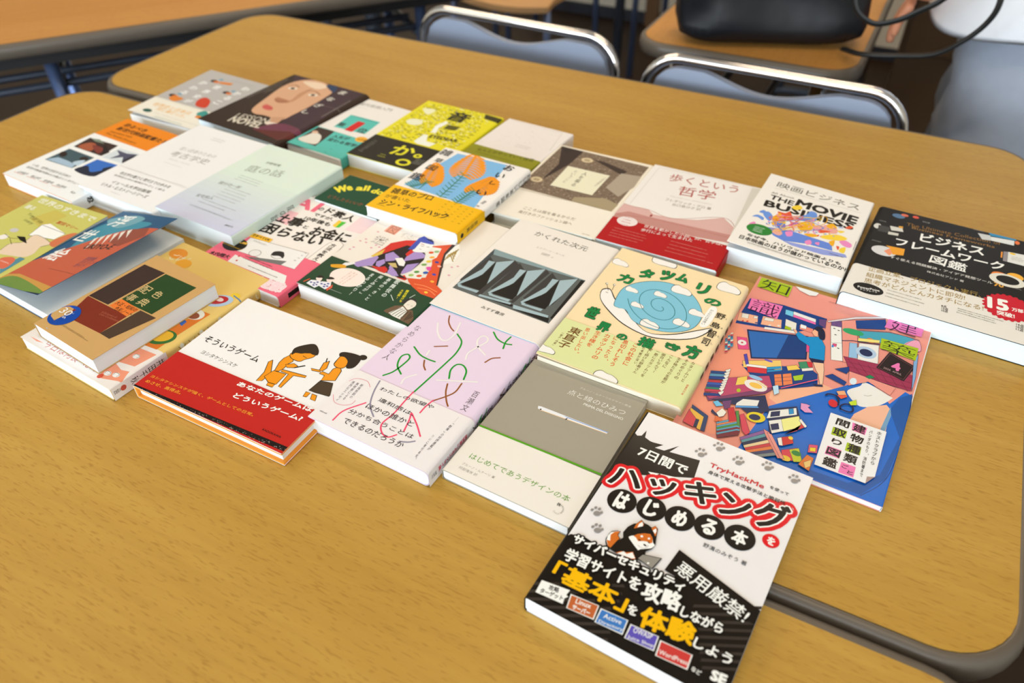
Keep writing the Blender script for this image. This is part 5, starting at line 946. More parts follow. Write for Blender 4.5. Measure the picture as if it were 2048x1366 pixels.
 dict(name='biz', x=96.7, y=812.8, a=-0.0628, w=182.0, h=197.7, z0=0, t=23.0, spine='L', lift=0, cover=(26, 24, 22), spine_col=None, label='black paperback with small icons and a white band with red seal, far right', rough=0.4, hard=None, page=(222, 239, 246), round=5, bands=[{'v0': -3.9, 'v1': 59.7, 'col': (227, 229, 226), 'label': None}], kind='book',
  inks=[(143,107,53),(239,245,246),(220,223,222),(216,161,64),(86,121,159),(216,111,85),(216,90,74),(210,215,215),(66,66,66),(210,213,211),(204,207,201),(210,215,222),(229,151,116),(229,161,43),(200,207,211),(57,141,190),(220,229,234),(229,121,64),(229,151,64),(143,141,148),(222,229,230),(239,201,53),(143,141,137),(229,131,53),(239,181,64),(220,223,217),(26,24,22),(181,185,184),(158,135,74),(24,22,20),(114,111,102),(38,34,30),(197,26,47)],
  parts={
   'cover': [
('t','The Ultimate Collection of',[354,1672,1331,1764,348,1741],0,0,0),('t','Business Frameworks',[420,1630,1278,1664,418,1682],0,20,0),('t','ビジネス',[544,1407,1190,1442,535,1587],1,30,0),
('t','フレームワーク',[319,1187,1406,1241,312,1343],1,30,0),('t','図鑑',[700,1015,1063,1003,706,1181],1,20,0),('t','すぐ使える問題解決・アイデア発想ツール',[325,882,1334,913,323,933],2,10,0),('t','70',[1352,899,1438,904,1348,967],3,50,0),
('t','株式会社アンド 著',[712,796,1073,797,712,839],2,0,0),('e',4,239,1840,70,50,0),('e',5,299,1894,40,30,0),('e',6,417,1912,35,30,0),('e',7,71,1493,40,60,0),('p',8,[78,1523,200,1532,221,1397,93,1383],0),
('p',9,[194,1566,327,1582,352,1504,225,1473],0),('p',10,[204,1430,312,1444,317,1387,210,1367],0),('p',3,[281,1611,326,1625,334,1580,292,1567],0),('e',11,239,990,130,100,0),
('p',12,[239,990,287,1081,330,992,310,924],0),('p',13,[234,1120,432,1144,442,1002,335,967,287,1081],0),('p',14,[1080,1907,1207,1922,1238,1814,1139,1786],0),('p',15,[1182,1979,1459,2010,1471,1945,1214,1914],0),
('p',16,[1216,1897,1453,1935,1456,1826,1232,1811],0),('e',17,1483,1906,25,40,0),('p',18,[1347,1624,1364,1628,1369,1497,1354,1499],0),('p',19,[1370,1643,1415,1659,1423,1440,1382,1438],0),
('p',20,[1415,1659,1597,1681,1615,1445,1425,1442],0),('e',21,1460,1640,30,20,0),('d',22,[1454,1504,1579,1596],3,1),('e',23,1382,1122,80,70,0),('e',24,1524,1175,80,70,0),('e',25,1458,1063,170,120,0),
('e',26,1463,1071,110,80,0),('d',27,[1028,1958,1156,1980],2,1),('d',27,[80,1145,205,1167],2,1),('d',27,[500,1837,603,1871],2,1),('d',27,[64,1620,154,1642],2,1),('d',27,[1493,942,1617,969],2,1),

   ],
   'obi_band': [
('t','企画立案、プロジェクト実行、',[170,513,1261,597,163,603],28,10,0),('t','組織マネジメントに即効!',[175,389,1126,469,167,480],28,10,0),('t','思考がどんどんカタチになる!',[181,274,1309,376,172,363],28,10,0),
('e',29,245,177,150,95,0),('t','PowerPoint',[146,146,356,180,140,181],1,20,0),('t','テンプレート',[175,114,340,141,170,146],1,10,0),('d',30,[419,109,825,289],3,4),('d',30,[1082,201,1518,309],3,6),
('t','8点\n13点\n10点',[945,153,1009,159,935,274],31,20,0),('t','14点\n10点\n11点',[1613,205,1678,208,1607,327],31,20,0),('e',32,1727,553,19,19,0),('e',32,1719,609,19,19,0),('e',32,1698,661,19,19,0),
('e',32,1664,706,19,19,0),('e',32,1619,740,19,19,0),('e',32,1567,762,19,19,0),('e',32,1511,769,19,19,0),('e',32,1455,762,19,19,0),('e',32,1403,740,19,19,0),('e',32,1358,706,19,19,0),
('e',32,1324,661,19,19,0),('e',32,1302,609,19,19,0),('e',32,1295,553,19,19,0),('e',32,1302,497,19,19,0),('e',32,1324,445,19,19,0),('e',32,1358,401,19,19,0),('e',32,1403,366,19,19,0),
('e',32,1455,345,19,19,0),('e',32,1511,337,19,19,0),('e',32,1567,345,19,19,0),('e',32,1619,366,19,19,0),('e',32,1664,401,19,19,0),('e',32,1698,445,19,19,0),('e',32,1719,497,19,19,0),
('e',32,1511,553,218,218,0),('t','15',[1345,467,1517,487,1324,648],1,50,0),('t','万部',[1551,516,1652,530,1543,576],1,30,0),('t','突破!',[1431,376,1586,394,1421,453],1,30,0),
   ],
  }),
 dict(name='aruku', x=-195.9, y=804.4, a=-0.006, w=143.3, h=200.9, z0=0, t=18.0, spine='R', lift=0, cover=(232, 233, 234), spine_col=None, label='white paperback with red brush title, pale red hills and a red lower band', rough=0.4, hard=None, page=(233, 241, 246), round=3, bands=[{'v0': -0.4, 'v1': 53.6, 'col': (174, 22, 28), 'label': None}], kind='book',
  inks=[(168,70,64),(172,171,169),(124,117,112),(133,127,123),(212,177,175),(191,141,137),(162,90,89),(153,70,64),(181,181,180),(191,191,190),(212,213,209),(229,223,226),(181,60,64),(229,225,224),(204,131,127),(174,22,28)],
  parts={
   'cover': [
('t','歩くという',[297,1670,1172,1739,281,1873],0,0,0),('t','哲学',[514,1379,973,1436,484,1614],0,0,0),('t','Marcher,une philosophie',[455,1284,974,1319,453,1322],1,-10,0),('t','フレデリック・グロ 著',[431,1179,997,1207,428,1243],2,0,0),
('t','谷口亜沙子 訳',[544,1099,893,1131,539,1158],3,0,0),('p',4,[9,880,129,867,334,875,416,803,668,820,926,915,1189,1105,1415,895,1416,738,854,589,320,568,-5,607],0),('p',5,[-5,607,126,731,408,724,803,742,1423,776,1465,626,1420,603,703,512,-3,533],0),
('l',6,6,[9,880,129,867,334,875,668,820,1189,1105,1415,895],1),('l',6,4,[25,603,420,693,813,711,1425,708],1),('e',7,405,760,15,30,0),('l',8,4,[79,1947,1324,2002],0),('l',9,4,[79,1947,78,900],0),
('p',10,[1304,1971,1420,1989,1423,776,1365,798],0),
   ],
   'obi_band': [
('e',11,199,506,125,105,0),('d',12,[139,390,261,622],4,3),('t','世界を動かした小説、詩、哲学は、',[415,471,1349,499,413,538],13,10,0),('t','歩行によって生まれた',[414,378,1017,423,409,447],13,10,0),
('d',14,[111,103,586,340],4,7),('d',14,[800,87,1319,374],4,8),('d',14,[1286,96,1356,140],1,1),
   ],
   'spine': [
('p',15,[3,3,180,3,180,700,3,700],0),
   ],
  }),
 dict(name='hito', x=-335.1, y=799.9, a=-0.003, w=136.9, h=198.2, z0=0, t=19.0, spine='R', lift=0, cover=(235, 231, 217), spine_col=None, label='cream hardback with a brown tweed jacket photo and buttons around a pale title card', rough=0.4, hard=(229, 229, 217), page=(235, 237, 226), round=3, bands=[{'v0': -5.0, 'v1': 64.7, 'col': (235, 233, 224), 'label': None}], kind='book',
  inks=[(122,107,93),(143,127,110),(95,82,70),(162,147,127),(80,66,58),(181,169,148),(57,46,43),(63,52,47),(51,42,41),(168,159,144),(162,151,123),(143,121,89),(212,199,169),(181,165,131),(114,97,74),(227,229,207),(66,60,47),(86,78,64),(105,97,81),(124,117,102),(114,105,89),(143,131,95)],
  parts={
   'cover': [
('p',0,[44,1952,1326,1917,1309,647,27,679],0),('k',[1,2,3,4,5],[27,679,1277,651,50,1939],1000,5,24,6,16),('p',6,[44,1952,379,1938,358,1525,212,977,228,1460],0),('p',7,[583,1787,766,1780,1120,1669,1079,1554],0),
('p',8,[44,1952,307,1943,170,1782],0),('p',9,[1024,1161,1063,1593,1328,1633,1341,1322,1252,1015],0),('p',10,[768,769,1129,909,1323,839,1309,647,773,665],0),('e',11,523,1727,90,75,0),
('e',12,523,1727,80,66,0),('e',13,523,1727,46,38,0),('e',14,502,1731,9,9,0),('e',14,545,1718,9,9,0),('e',11,151,955,90,75,0),('e',12,151,955,80,66,0),('e',13,151,955,46,38,0),
('e',14,131,959,9,9,0),('e',14,173,947,9,9,0),('p',15,[361,1468,957,1469,947,903,372,898],0),('t','人を着る',[596,1007,668,1004,612,1412],16,0,1),('t','ということ',[471,1039,525,1036,492,1409],17,-10,1),
('t','小野原教子',[867,1127,908,1121,907,1402],18,-10,1),
   ],
   'obi_band': [
('d',19,[84,625,821,658],3,9),('t','こころは服を着るからだ',[331,220,1001,256,327,286],20,0,0),('t','奥行きのファッション論へ',[314,113,1008,143,311,180],20,0,0),('d',21,[1193,29,1290,54],1,1),
   ],
  }),
 dict(name='yellow', x=-581.9, y=841.1, a=-0.0303, w=134.0, h=198.2, z0=0, t=20.0, spine='R', lift=0, cover=(222, 217, 36), spine_col=None, label='bright yellow paperback with dense black hand-drawn pattern and a black lower band', rough=0.4, hard=None, page=(235, 243, 245), round=3, bands=[{'v0': 0.6, 'v1': 65.9, 'col': (34, 32, 28), 'label': None}], kind='book',
  inks=[(66,66,22),(105,101,32),(233,241,232),(143,137,22),(227,233,211),(233,241,238),(231,239,232),(229,235,201),(38,36,18),(57,54,22),(57,54,18),(86,84,22),(222,221,43),(34,32,28),(153,155,148),(212,211,43),(162,165,159)],
  parts={
   'cover': [
('k',[0,1,2,3],[68,667,1227,851,35,1894],900,8,40,12,15),('e',4,251,1253,130,100,0),('p',5,[649,1092,593,1295,647,1502,710,1446,676,1251,736,1082],0),('p',6,[603,732,603,982,666,988,757,815,913,817,890,696,683,693],0),
('p',7,[95,1701,293,1743,283,1550],1),('t','音',[577,1549,892,1549,577,1850],8,40,0),('p',9,[1035,1965,1346,1936,1352,1790,1090,1829],0),('t','EYEDEAR',[718,932,1145,979,708,1018],10,40,0),
('p',11,[739,1402,941,1422,922,1285,750,1262],0),
   ],
   'obi_band': [
('t','か。',[520,259,974,349,466,530],12,30,0),('e',12,841,146,110,90,0),('e',13,841,146,65,50,0),('d',14,[91,121,172,508],8,1),('d',15,[416,116,542,229],2,1),('d',16,[945,172,1112,332],5,3),

   ],
  }),
 dict(name='nantoka', x=-457.2, y=843.9, a=-0.0628, w=106.0, h=188.0, z0=0, t=20.0, spine='R', lift=0, cover=(229, 227, 228), spine_col=None, label='pale pinkish paperback with a faint line drawing above an olive green band', rough=0.4, hard=None, page=(233, 237, 238), round=2, bands=[{'v0': 33.0, 'v1': 93.5, 'col': (143, 147, 32), 'label': None}], kind='book',
  inks=[(189,185,186),(200,197,199),(181,177,177),(162,159,159),(47,46,15),(66,64,22)],
  parts={
   'cover': [
('k',[0,1],[212,1143,1050,1249,72,1790],110,2,40,25,4),('l',2,5,[55,1840,905,1828,1009,1278],0),('d',3,[523,1135,811,1239],2,1),
   ],
   'obi_band': [
('t','なんとかやっていく技芸',[137,782,975,872,127,869],4,0,0),('d',5,[139,735,911,757],2,1),
   ],
  }),
 dict(name='shiso', x=-701.3, y=819.1, a=-0.0376, w=102.2, h=175.9, z0=0, t=16.0, spine='R', lift=3, cover=(229, 231, 232), spine_col=None, label='narrow cream paperback with teal blocks and a large red number one', rough=0.4, hard=None, page=(229, 235, 238), round=2, bands=[{'v0': 2.2, 'v1': 63.0, 'col': (86, 191, 186), 'label': None}], kind='book',
  inks=[(105,105,102),(124,125,123),(86,191,186),(204,36,39),(38,50,49),(38,36,36),(57,44,41),(222,223,217),(212,181,159),(38,60,60),(235,177,53),(114,70,22)],
  parts={
   'cover': [
('t','現代思想入門',[131,1518,702,1576,121,1608],0,0,0),('d',1,[125,1447,364,1458],1,1),('p',2,[272,1184,792,1211,834,789,305,743],0),('t','1',[515,762,616,762,515,1056],3,50,0),
('t','第',[299,801,417,801,299,915],4,30,0),('t','位',[667,788,813,788,667,928],4,30,0),('d',4,[320,1145,756,1200],1,1),('p',5,[29,34,996,117,1057,74,70,-24],0),
   ],
   'obi_band': [
('p',6,[131,611,422,627,481,136,121,157],0),('p',7,[161,340,207,454,363,407,444,179,139,168],1),('e',8,197,465,50,40,0),('d',9,[707,16,737,465],4,1),('t','人生が',[500,464,758,510,485,547],4,30,0),
('t','変わる哲学',[501,352,965,391,493,440],4,30,0),('e',10,902,627,90,80,0),('t','15万部',[852,585,990,603,845,641],11,20,0),
   ],
  }),
 dict(name='face', x=-821.4, y=819.6, a=-0.087, w=161.7, h=197.2, z0=0, t=24.0, spine='R', lift=0, cover=(49, 36, 30), spine_col=None, label='thick dark brown paperback with a tilted painted face, back left of the display', rough=0.4, hard=None, page=(216, 233, 246), round=9, bands=[], kind='book',
  inks=[(61,44,55),(206,165,135),(187,141,110),(225,207,186),(168,117,89),(105,64,51),(197,92,89),(114,50,49),(229,227,217),(38,28,26),(105,74,53),(220,211,201),(191,151,123),(105,54,76),(91,40,39),(38,60,95),(229,231,226),(216,213,201),(200,197,188),(181,177,169)],
  parts={
   'cover': [
('p',0,[42,1936,301,2033,916,2055,1489,1955,1550,1256,1600,421,1504,137],0),('p',1,[582,565,427,672,305,1071,202,1507,241,1790,425,1960,749,1954,1017,1778,1082,1544,1113,1194,1111,838,1080,622,755,595],1),
('p',2,[417,1193,650,1068,761,1189,688,1633,701,1839,624,1484,696,1202,550,1166],1),('p',3,[344,1823,614,1930,834,1863,720,1709],1),('p',4,[462,1086,451,1160,680,1166,705,1091,586,1029],1),
('l',5,9,[490,1077,601,1065,685,1116],1),('p',6,[503,796,492,893,654,863,710,784,619,749],1),('l',7,7,[507,793,577,826,679,826],1),('e',8,396,1540,80,40,3),('e',9,396,1540,38,32,0),
('e',8,855,1514,80,40,3),('e',9,855,1514,38,32,0),('l',10,14,[268,1575,315,1662,453,1631],1),('l',10,14,[655,1586,787,1638,952,1574],1),('p',11,[958,403,973,508,1125,505,1140,372],0),
('p',12,[879,597,1080,720,1125,505,1003,479],0),('p',13,[959,214,1141,515,1485,536,1629,440,1347,267,1064,185],1),('p',14,[974,177,1497,404,1641,356,1532,110],0),('p',15,[767,1907,950,1962,1066,1752],1),
('t','ま',[1128,1762,1256,1762,1128,1885],16,20,0),('t','な',[1134,1484,1259,1484,1134,1604],16,20,0),('t','ざ',[1139,1215,1261,1215,1139,1331],16,20,0),('t','し',[1145,953,1264,953,1145,1067],16,20,0),
('t','LESSON',[415,314,973,412,390,458],17,0,0),('t','NOVEL',[436,180,1004,242,418,341],17,30,0),('d',18,[90,1992,1170,2003],1,4),('d',19,[-2173,1311,2322,1322],1,1),('l',19,6,[53,907,67,1761],0),
('l',19,6,[1527,993,1498,1664],0),('l',19,5,[132,1185,148,1560],0),
   ],
  }),
 dict(name='gray', x=-971.0, y=795.8, a=0.0181, w=125.8, h=176.0, z0=0, t=16.0, spine='R', lift=6, cover=(179, 181, 184), spine_col=None, label='grey paperback with white scattered letters and small orange cartoon heads, back left corner', rough=0.4, hard=None, page=(239, 246, 246), round=2, bands=[{'v0': -3.8, 'v1': 55.9, 'col': (229, 231, 224), 'label': None}], kind='book',
  inks=[(233,241,246),(38,32,32),(216,121,53),(114,161,190),(197,66,43),(216,131,53),(66,64,64),(38,90,85),(57,151,148),(216,131,43),(229,171,64),(57,56,53),(76,151,148),(86,84,81)],
  parts={
   'cover': [
('t','か',[203,1244,329,1244,203,1366],0,30,0),('t','世',[498,1231,623,1231,498,1350],0,30,0),('t','わ',[205,1028,330,1028,205,1147],0,30,0),('t','界',[471,1017,594,1017,471,1134],0,30,0),
('t','る',[202,824,323,824,202,940],0,30,0),('t','史',[480,823,601,823,480,939],0,30,0),('t','が',[481,629,600,629,481,743],0,30,0),('t','わ',[928,1408,1053,1408,928,1528],0,30,0),
('t','か',[932,1209,1055,1209,932,1326],0,30,0),('t','る',[917,1007,1038,1007,917,1122],0,30,0),('t','こ',[897,816,1015,816,897,930],0,30,0),('e',1,356,1443,60,45,0),('e',2,415,1434,50,35,0),
('e',3,422,1539,40,30,0),('e',1,824,1208,60,45,0),('e',2,881,1200,50,35,0),('e',3,890,1300,40,30,0),('e',1,182,719,60,45,0),('e',2,240,711,50,35,0),('e',3,245,809,40,30,0),
('p',4,[642,787,675,910,831,849,933,635,748,624],1),('p',5,[199,625,262,714,421,706,358,567],1),('p',5,[455,1474,685,1530,684,1447,488,1411],0),('d',6,[562,1599,1056,1610],1,1),

   ],
   'obi_band': [
('e',7,259,136,80,50,0),('p',8,[957,430,1007,556,1125,482,1089,342],1),('e',9,1059,348,50,40,0),('t','世界史と日本は',[175,297,893,321,171,410],10,0,0),('t','同じ事だった。',[343,211,905,210,343,304],10,0,0),
('d',11,[395,125,1306,136],1,2),('d',12,[496,29,1148,60],2,3),('d',13,[17,532,981,543],1,1),
   ],
  }),
 dict(name='orange', x=-949.8, y=588.0, a=-0.0632, w=146.0, h=196.3, z0=0, t=18.0, spine='R', lift=0, cover=(229, 137, 30), spine_col=None, label='orange paperback with a white wrap band showing four small photographs, far left back', rough=0.4, hard=None, page=(239, 246, 246), round=4, bands=[{'v0': -1.2, 'v1': 139.8, 'col': (233, 241, 246), 'label': None}], kind='book',
  inks=[(47,34,22),(57,40,22),(57,44,43),(162,90,64),(124,60,53),(124,141,127),(38,30,32),(66,90,102),(162,191,217),(47,36,34),(181,207,228),(206,221,232),(80,84,110),(47,44,53),(57,111,201),(38,44,64),(57,54,53),(76,74,74),(220,131,116),(233,241,246),(30,26,22)],
  parts={
   'cover': [
('t','恐るべき',[143,1767,604,1777,141,1854],0,30,0),('t','新世代映画監督たち',[155,1632,1168,1670,151,1733],0,30,0),('t','Interviews with',[159,1532,585,1562,155,1583],1,0,0),('t','Four Rookie Directors',[153,1469,801,1465,153,1514],1,0,0),

   ],
   'obi_band': [
('p',2,[82,1269,647,1310,710,987,123,976],0),('p',3,[169,1011,218,1171,360,1166,450,1003],1),('p',4,[315,1139,548,1145,603,1008],1),('p',5,[114,1266,255,1303,433,1251,245,1230],0),
('p',6,[433,1251,719,1117,710,987],0),('p',7,[131,903,677,905,674,561,128,532],0),('p',8,[133,547,230,665,443,667,625,651,668,565],0),('e',9,207,756,90,50,-5),('e',9,575,817,70,50,0),
('p',10,[533,678,631,796,684,646],1),('p',11,[743,1267,1237,1293,1141,992,749,968],0),('p',12,[744,1216,956,1213,1119,1266,1168,1089,1141,992,1005,1116,875,1000,899,1138],0),
('p',13,[1091,1208,1119,1266,1156,1001,1081,1038],0),('p',14,[754,897,1159,930,1133,564,749,545],0),('p',15,[749,545,799,713,979,620,1077,717,1046,777,1130,866,1133,564],1),
('t','いま、世界が注目する日本の',[131,332,875,375,128,387],16,0,0),('t','新世代映画作家4人の独占インタヴュー',[117,256,1159,310,115,303],16,0,0),('t','山中瑶子',[143,114,322,129,138,166],17,0,0),('l',18,6,[96,105,277,115],0),
('t','奥山大史',[404,128,580,143,400,179],17,0,0),('l',18,6,[354,117,532,126],0),('t','空音央',[661,141,834,156,657,193],17,0,0),('l',18,6,[607,128,782,137],0),('t','内山拓也',[913,155,1082,169,909,204],17,0,0),
('l',18,6,[856,140,1027,148],0),('t','Ky',[1244,123,1322,133,1237,176],16,0,0),
   ],
   'spine': [
('p',19,[3,3,170,3,170,1100,3,1100],0),('t','恐',[40,200,120,200,40,299],20,40,0),
   ],
  }),
 dict(name='kouko', x=-823.3, y=608.3, a=-0.0462, w=138.2, h=201.9, z0=0, t=26.0, spine='R', lift=0, cover=(231, 237, 243), spine_col=None, label='plain white hardback with thin black lettering, between the orange-topped and pale green books', rough=0.4, hard=(225, 231, 234), page=(241, 246, 246), round=3, bands=[{'v0': -0.5, 'v1': 60.5, 'col': (233, 239, 245), 'label': None}], kind='book',
  inks=[(143,145,146),(114,115,114),(153,155,156),(76,74,74),(105,105,104),(204,201,201)],
  parts={
   'cover': [
('t','若い読者のための',[337,1314,962,1366,330,1404],0,-10,0),('t','考古学史',[342,1132,1000,1182,332,1271],1,-10,0),('t','ブライアン・フェイガン',[434,1043,836,1059,433,1085],2,-10,0),('d',2,[461,966,788,977],1,1),
('d',2,[491,1729,782,1825],2,1),
   ],
   'obi_band': [
('t','考古学の魅力と現代までの歩みを',[205,446,1084,503,201,514],3,10,0),('t','世界史の中の冒険がやさしく語る',[185,383,1090,421,184,422],3,10,0),('t','イェール大学出版局',[318,237,967,290,312,305],3,20,0),('t','リトル・ヒストリーシリーズ',[250,134,1027,193,245,203],3,20,0),
('d',4,[509,87,685,98],1,1),('l',5,4,[39,605,1260,641],0),
   ],
  }),
 dict(name='niwa', x=-693.8, y=606.1, a=-0.0604, w=130.3, h=192.0, z0=0, t=28.0, spine='R', lift=0, cover=(212, 233, 226), spine_col=None, label='pale green paperback fading to lilac grey at its lower half, with faint grey text', rough=0.4, hard=None, page=(227, 237, 238), round=3, bands=[], kind='book',
  inks=[(197,205,234),(198,207,233),(199,210,232),(200,212,231),(201,215,231),(203,217,230),(204,220,229),(206,222,228),(207,225,228),(209,227,227),(210,230,226),(212,233,226),(114,125,116),(143,151,159),(105,109,114),(114,119,125),(124,135,127),(86,94,85)],
  parts={
   'cover': [
('p',0,[3,0,1296,0,1296,102,3,102],0),('p',1,[3,100,1296,100,1296,202,3,202],0),('p',2,[3,200,1296,200,1296,301,3,301],0),('p',3,[3,300,1296,300,1296,401,3,401],0),('p',4,[3,399,1296,399,1296,501,3,501],0),
('p',5,[3,499,1296,499,1296,601,3,601],0),('p',6,[3,599,1296,599,1296,701,3,701],0),('p',7,[3,699,1296,699,1296,801,3,801],0),('p',8,[3,799,1296,799,1296,900,3,900],0),('p',9,[3,899,1296,899,1296,1000,3,1000],0),
('p',10,[3,998,1296,998,1296,1100,3,1100],0),('p',11,[3,1098,1296,1098,1296,1200,3,1200],0),('t','庭の話',[266,1193,798,1292,234,1363],12,-10,0),('d',13,[319,962,813,1118],3,3),
('d',13,[414,511,844,825],5,5),('d',13,[355,328,945,457],2,2),('d',13,[330,236,1094,269],3,3),('t','國分功一郎',[231,787,565,821,224,855],14,0,0),('t','安宅和人',[232,420,481,463,220,486],14,0,0),
('t','講談社',[1060,119,1185,132,1056,153],15,0,0),('t','宇野常寛',[360,1478,591,1505,353,1538],16,0,0),
   ],
   'spine': [
('t','庭の話',[80,600,180,600,80,1000],17,0,1),
   ],
  }),
 dict(name='manga', x=-629.5, y=379.4, a=-0.0835, w=142.4, h=200.5, z0=0, t=15.0, spine='R', lift=0, cover=(225, 197, 119), spine_col=None, label='glossy yellow comic with food drawings, under the small kraft-brown book', rough=0.12, hard=None, page=(239, 246, 246), round=4, bands=[], kind='book',
  inks=[(229,227,226),(197,121,116),(229,151,123),(233,237,238),(76,60,53),(204,80,53),(216,121,43),(57,111,53),(227,181,53),(225,227,217),(143,80,53),(172,201,232),(181,50,53),(229,211,211),(57,101,180),(229,201,64),(86,131,180),(225,151,64),(239,237,211),(229,171,64),(233,235,236),(30,26,22),(197,90,74),(233,233,217),(105,84,53),(229,229,201)],
  parts={
   'cover': [
('p',0,[0,0,1416,0,1416,602,0,602],0),('t','今日は何食べよう',[306,36,1118,71,301,137],1,0,0),('p',2,[1054,170,1122,268,1281,227,1369,254,1421,124,1220,53],0),('p',2,[1150,285,1162,524,1386,546,1349,325],0),
('p',2,[76,60,287,70,206,49],0),('e',3,1213,130,40,30,0),('l',4,4,[1186,113,1184,150,1240,147,1233,115],1),('e',3,1301,157,40,30,0),('l',4,4,[1274,140,1273,178,1328,174,1321,143],1),
('e',3,1239,427,40,30,0),('l',4,4,[1212,409,1210,449,1267,444,1260,411],1),('e',5,1186,69,30,30,0),('p',6,[1147,574,1180,931,1216,1243,1334,1251,1318,861,1323,595],0),('e',7,1207,746,150,110,5),
('e',8,1203,759,110,80,5),('e',9,1201,1168,110,80,0),('e',10,1204,1144,70,50,0),('e',11,1230,1453,150,100,6),('e',12,1211,1458,110,70,6),('e',13,1219,1474,50,30,0),('p',14,[1165,985,1154,1058,1227,1039,1238,967],0),
('e',15,1314,1608,60,40,0),('l',16,15,[1298,1598,1427,1575],0),('e',17,144,1816,120,90,0),('t','ごはん',[129,1688,406,1741,108,1796],18,0,0),('e',19,357,1712,100,80,0),
   ],
   'spine': [
('p',20,[3,3,150,3,150,620,3,620],0),('t','井田千秋',[40,200,100,200,40,580],21,0,1),('e',22,70,120,30,30,0),('t','文藝春秋',[40,20,90,20,40,90],21,0,1),('e',23,50,800,30,22,0),('l',24,5,[40,760,110,800,50,840],1),
('e',23,90,920,30,22,0),('l',24,5,[40,880,110,920,50,960],1),('e',23,50,1040,30,22,0),('l',24,5,[40,1000,110,1040,50,1080],1),('e',23,90,1160,30,22,0),('l',24,5,[40,1120,110,1160,50,1200],1),
('e',23,50,1280,30,22,0),('l',24,5,[40,1240,110,1280,50,1320],1),('t','ごはん',[40,1400,110,1400,40,1800],25,20,1),
   ],
  }),
 dict(name='hai', x=-633.6, y=359.6, a=-0.1152, w=98.4, h=141.7, z0=15.4, t=17.6, spine='L', lift=0, cover=(197, 161, 104), spine_col=None, label='small thick kraft-brown book with coloured rectangles and a round blue sticker', rough=0.6, hard=None, page=(227, 233, 236), round=1.5, bands=[], kind='book',
  inks=[(59,46,43),(38,70,36),(122,46,30),(74,58,47),(223,121,51),(212,171,116),(212,191,137),(57,40,26),(181,111,85),(114,90,53),(19,72,169),(239,245,246),(181,207,243)],
  parts={
   'cover': [
('p',0,[51,1230,375,1251,355,584,53,566],0),('p',1,[393,1244,869,1266,861,731,389,707],0),('p',2,[52,559,683,581,694,270,178,239],0),('p',3,[712,710,948,719,846,270,694,270],0),
('p',4,[387,720,694,711,679,572,381,582],0),('l',5,5,[52,559,45,1230],0),('l',5,5,[362,579,393,1244],0),('t','配',[394,895,516,895,394,1011],6,0,0),('t','色',[579,915,692,915,579,1024],6,0,0),
('t','事',[402,737,510,737,402,841],6,0,0),('t','典',[562,751,681,751,562,865],6,0,0),('t','大正・昭和の',[399,627,685,660,393,681],7,10,0),('t','色彩ノート',[469,568,704,589,464,623],7,10,0),
('t','A Dictionary of\nColor Combinations',[417,436,684,471,409,494],8,-10,0),('d',9,[124,131,766,153],2,1),
   ],
   'sticker': [
('e',10,149,239,155,155,0),('t','30',[46,239,186,239,46,324],11,0,0),('t','th',[154,205,201,205,154,234],11,0,0),('d',12,[183,-108,213,441],2,1),
   ],
  }),
 dict(name='ukiyo', x=-767.5, y=414.3, a=-0.0931, w=115.7, h=172.7, z0=0, t=12.0, spine='L', lift=27, cover=(32, 84, 127), spine_col=None, label='large book with its blue and orange landscape cover curling open over blank white pages', rough=0.4, hard=None, page=(235, 245, 246), round=1, bands=[], kind='book',
  inks=[(57,141,169),(105,161,180),(191,92,66),(143,70,53),(225,223,217),(197,151,74),(105,141,64),(22,40,70),(239,245,246),(57,40,39),(57,60,106),(57,50,64)],
  parts={
   'cover': [
('p',0,[141,1109,152,1419,600,1553,917,1528,685,1225,555,828,443,682],1),('p',1,[40,1487,358,1663,658,1608,480,1353],1),('p',2,[-44,176,121,486,321,855,524,1191,694,1354,988,1457,1318,1482,1361,1013,1294,444,1255,22,497,-84],0),
('p',3,[694,1354,988,1457,1148,1282,1023,1014,725,1069],0),('p',4,[422,1077,451,1125,607,840],0),('p',4,[484,1128,513,1176,668,910],0),('p',4,[545,1179,574,1227,729,980],0),
('p',4,[606,1230,636,1278,790,1051],0),('p',4,[668,1281,697,1329,852,1121],0),('p',4,[729,1332,759,1380,914,1192],0),('p',5,[5,148,317,229,944,176,1237,152,1255,22,497,-84],0),
('p',6,[158,76,340,179,937,105,1255,22,991,-51,450,-62],1),('p',7,[355,-17,788,-5,1235,33,1296,1,590,-128],0),('t','浮',[184,1376,462,1376,184,1642],8,15,0),('t','世',[64,983,329,983,64,1237],8,15,0),
('t','絵',[194,547,462,547,194,803],8,20,0),('t','UKIYO-E',[541,857,981,934,522,962],9,30,0),('t','浮世絵\nバイリンガル\nガイド',[905,527,1264,579,874,738],10,0,0),('d',11,[609,412,1206,423],1,1),

   ],
  }),
 dict(name='comic', x=-877.2, y=409.0, a=0.0252, w=118.0, h=152.4, z0=0, t=15.0, spine='L', lift=0, cover=(197, 199, 112), spine_col=None, label='plastic-wrapped olive yellow comic with a line-drawn lounging figure, at the left frame edge', rough=0.1, hard=None, page=(229, 237, 238), round=1, bands=[], kind='book',
  inks=[(227,233,217),(197,187,95),(57,50,32),(191,70,43),(239,245,246),(30,26,22),(225,207,186),(197,197,201),(233,233,232),(204,121,85),(86,141,159),(210,111,85),(235,237,238)],
  parts={
   'cover': [
('t','世界のすきまで',[82,1377,1107,1333,87,1484],0,30,0),('t','踊る',[64,1210,220,1208,65,1288],0,30,0),('p',1,[368,1068,480,1340,731,1305,680,963],0),('t','Tomorrow',[244,1118,593,1055,251,1158],2,-10,0),
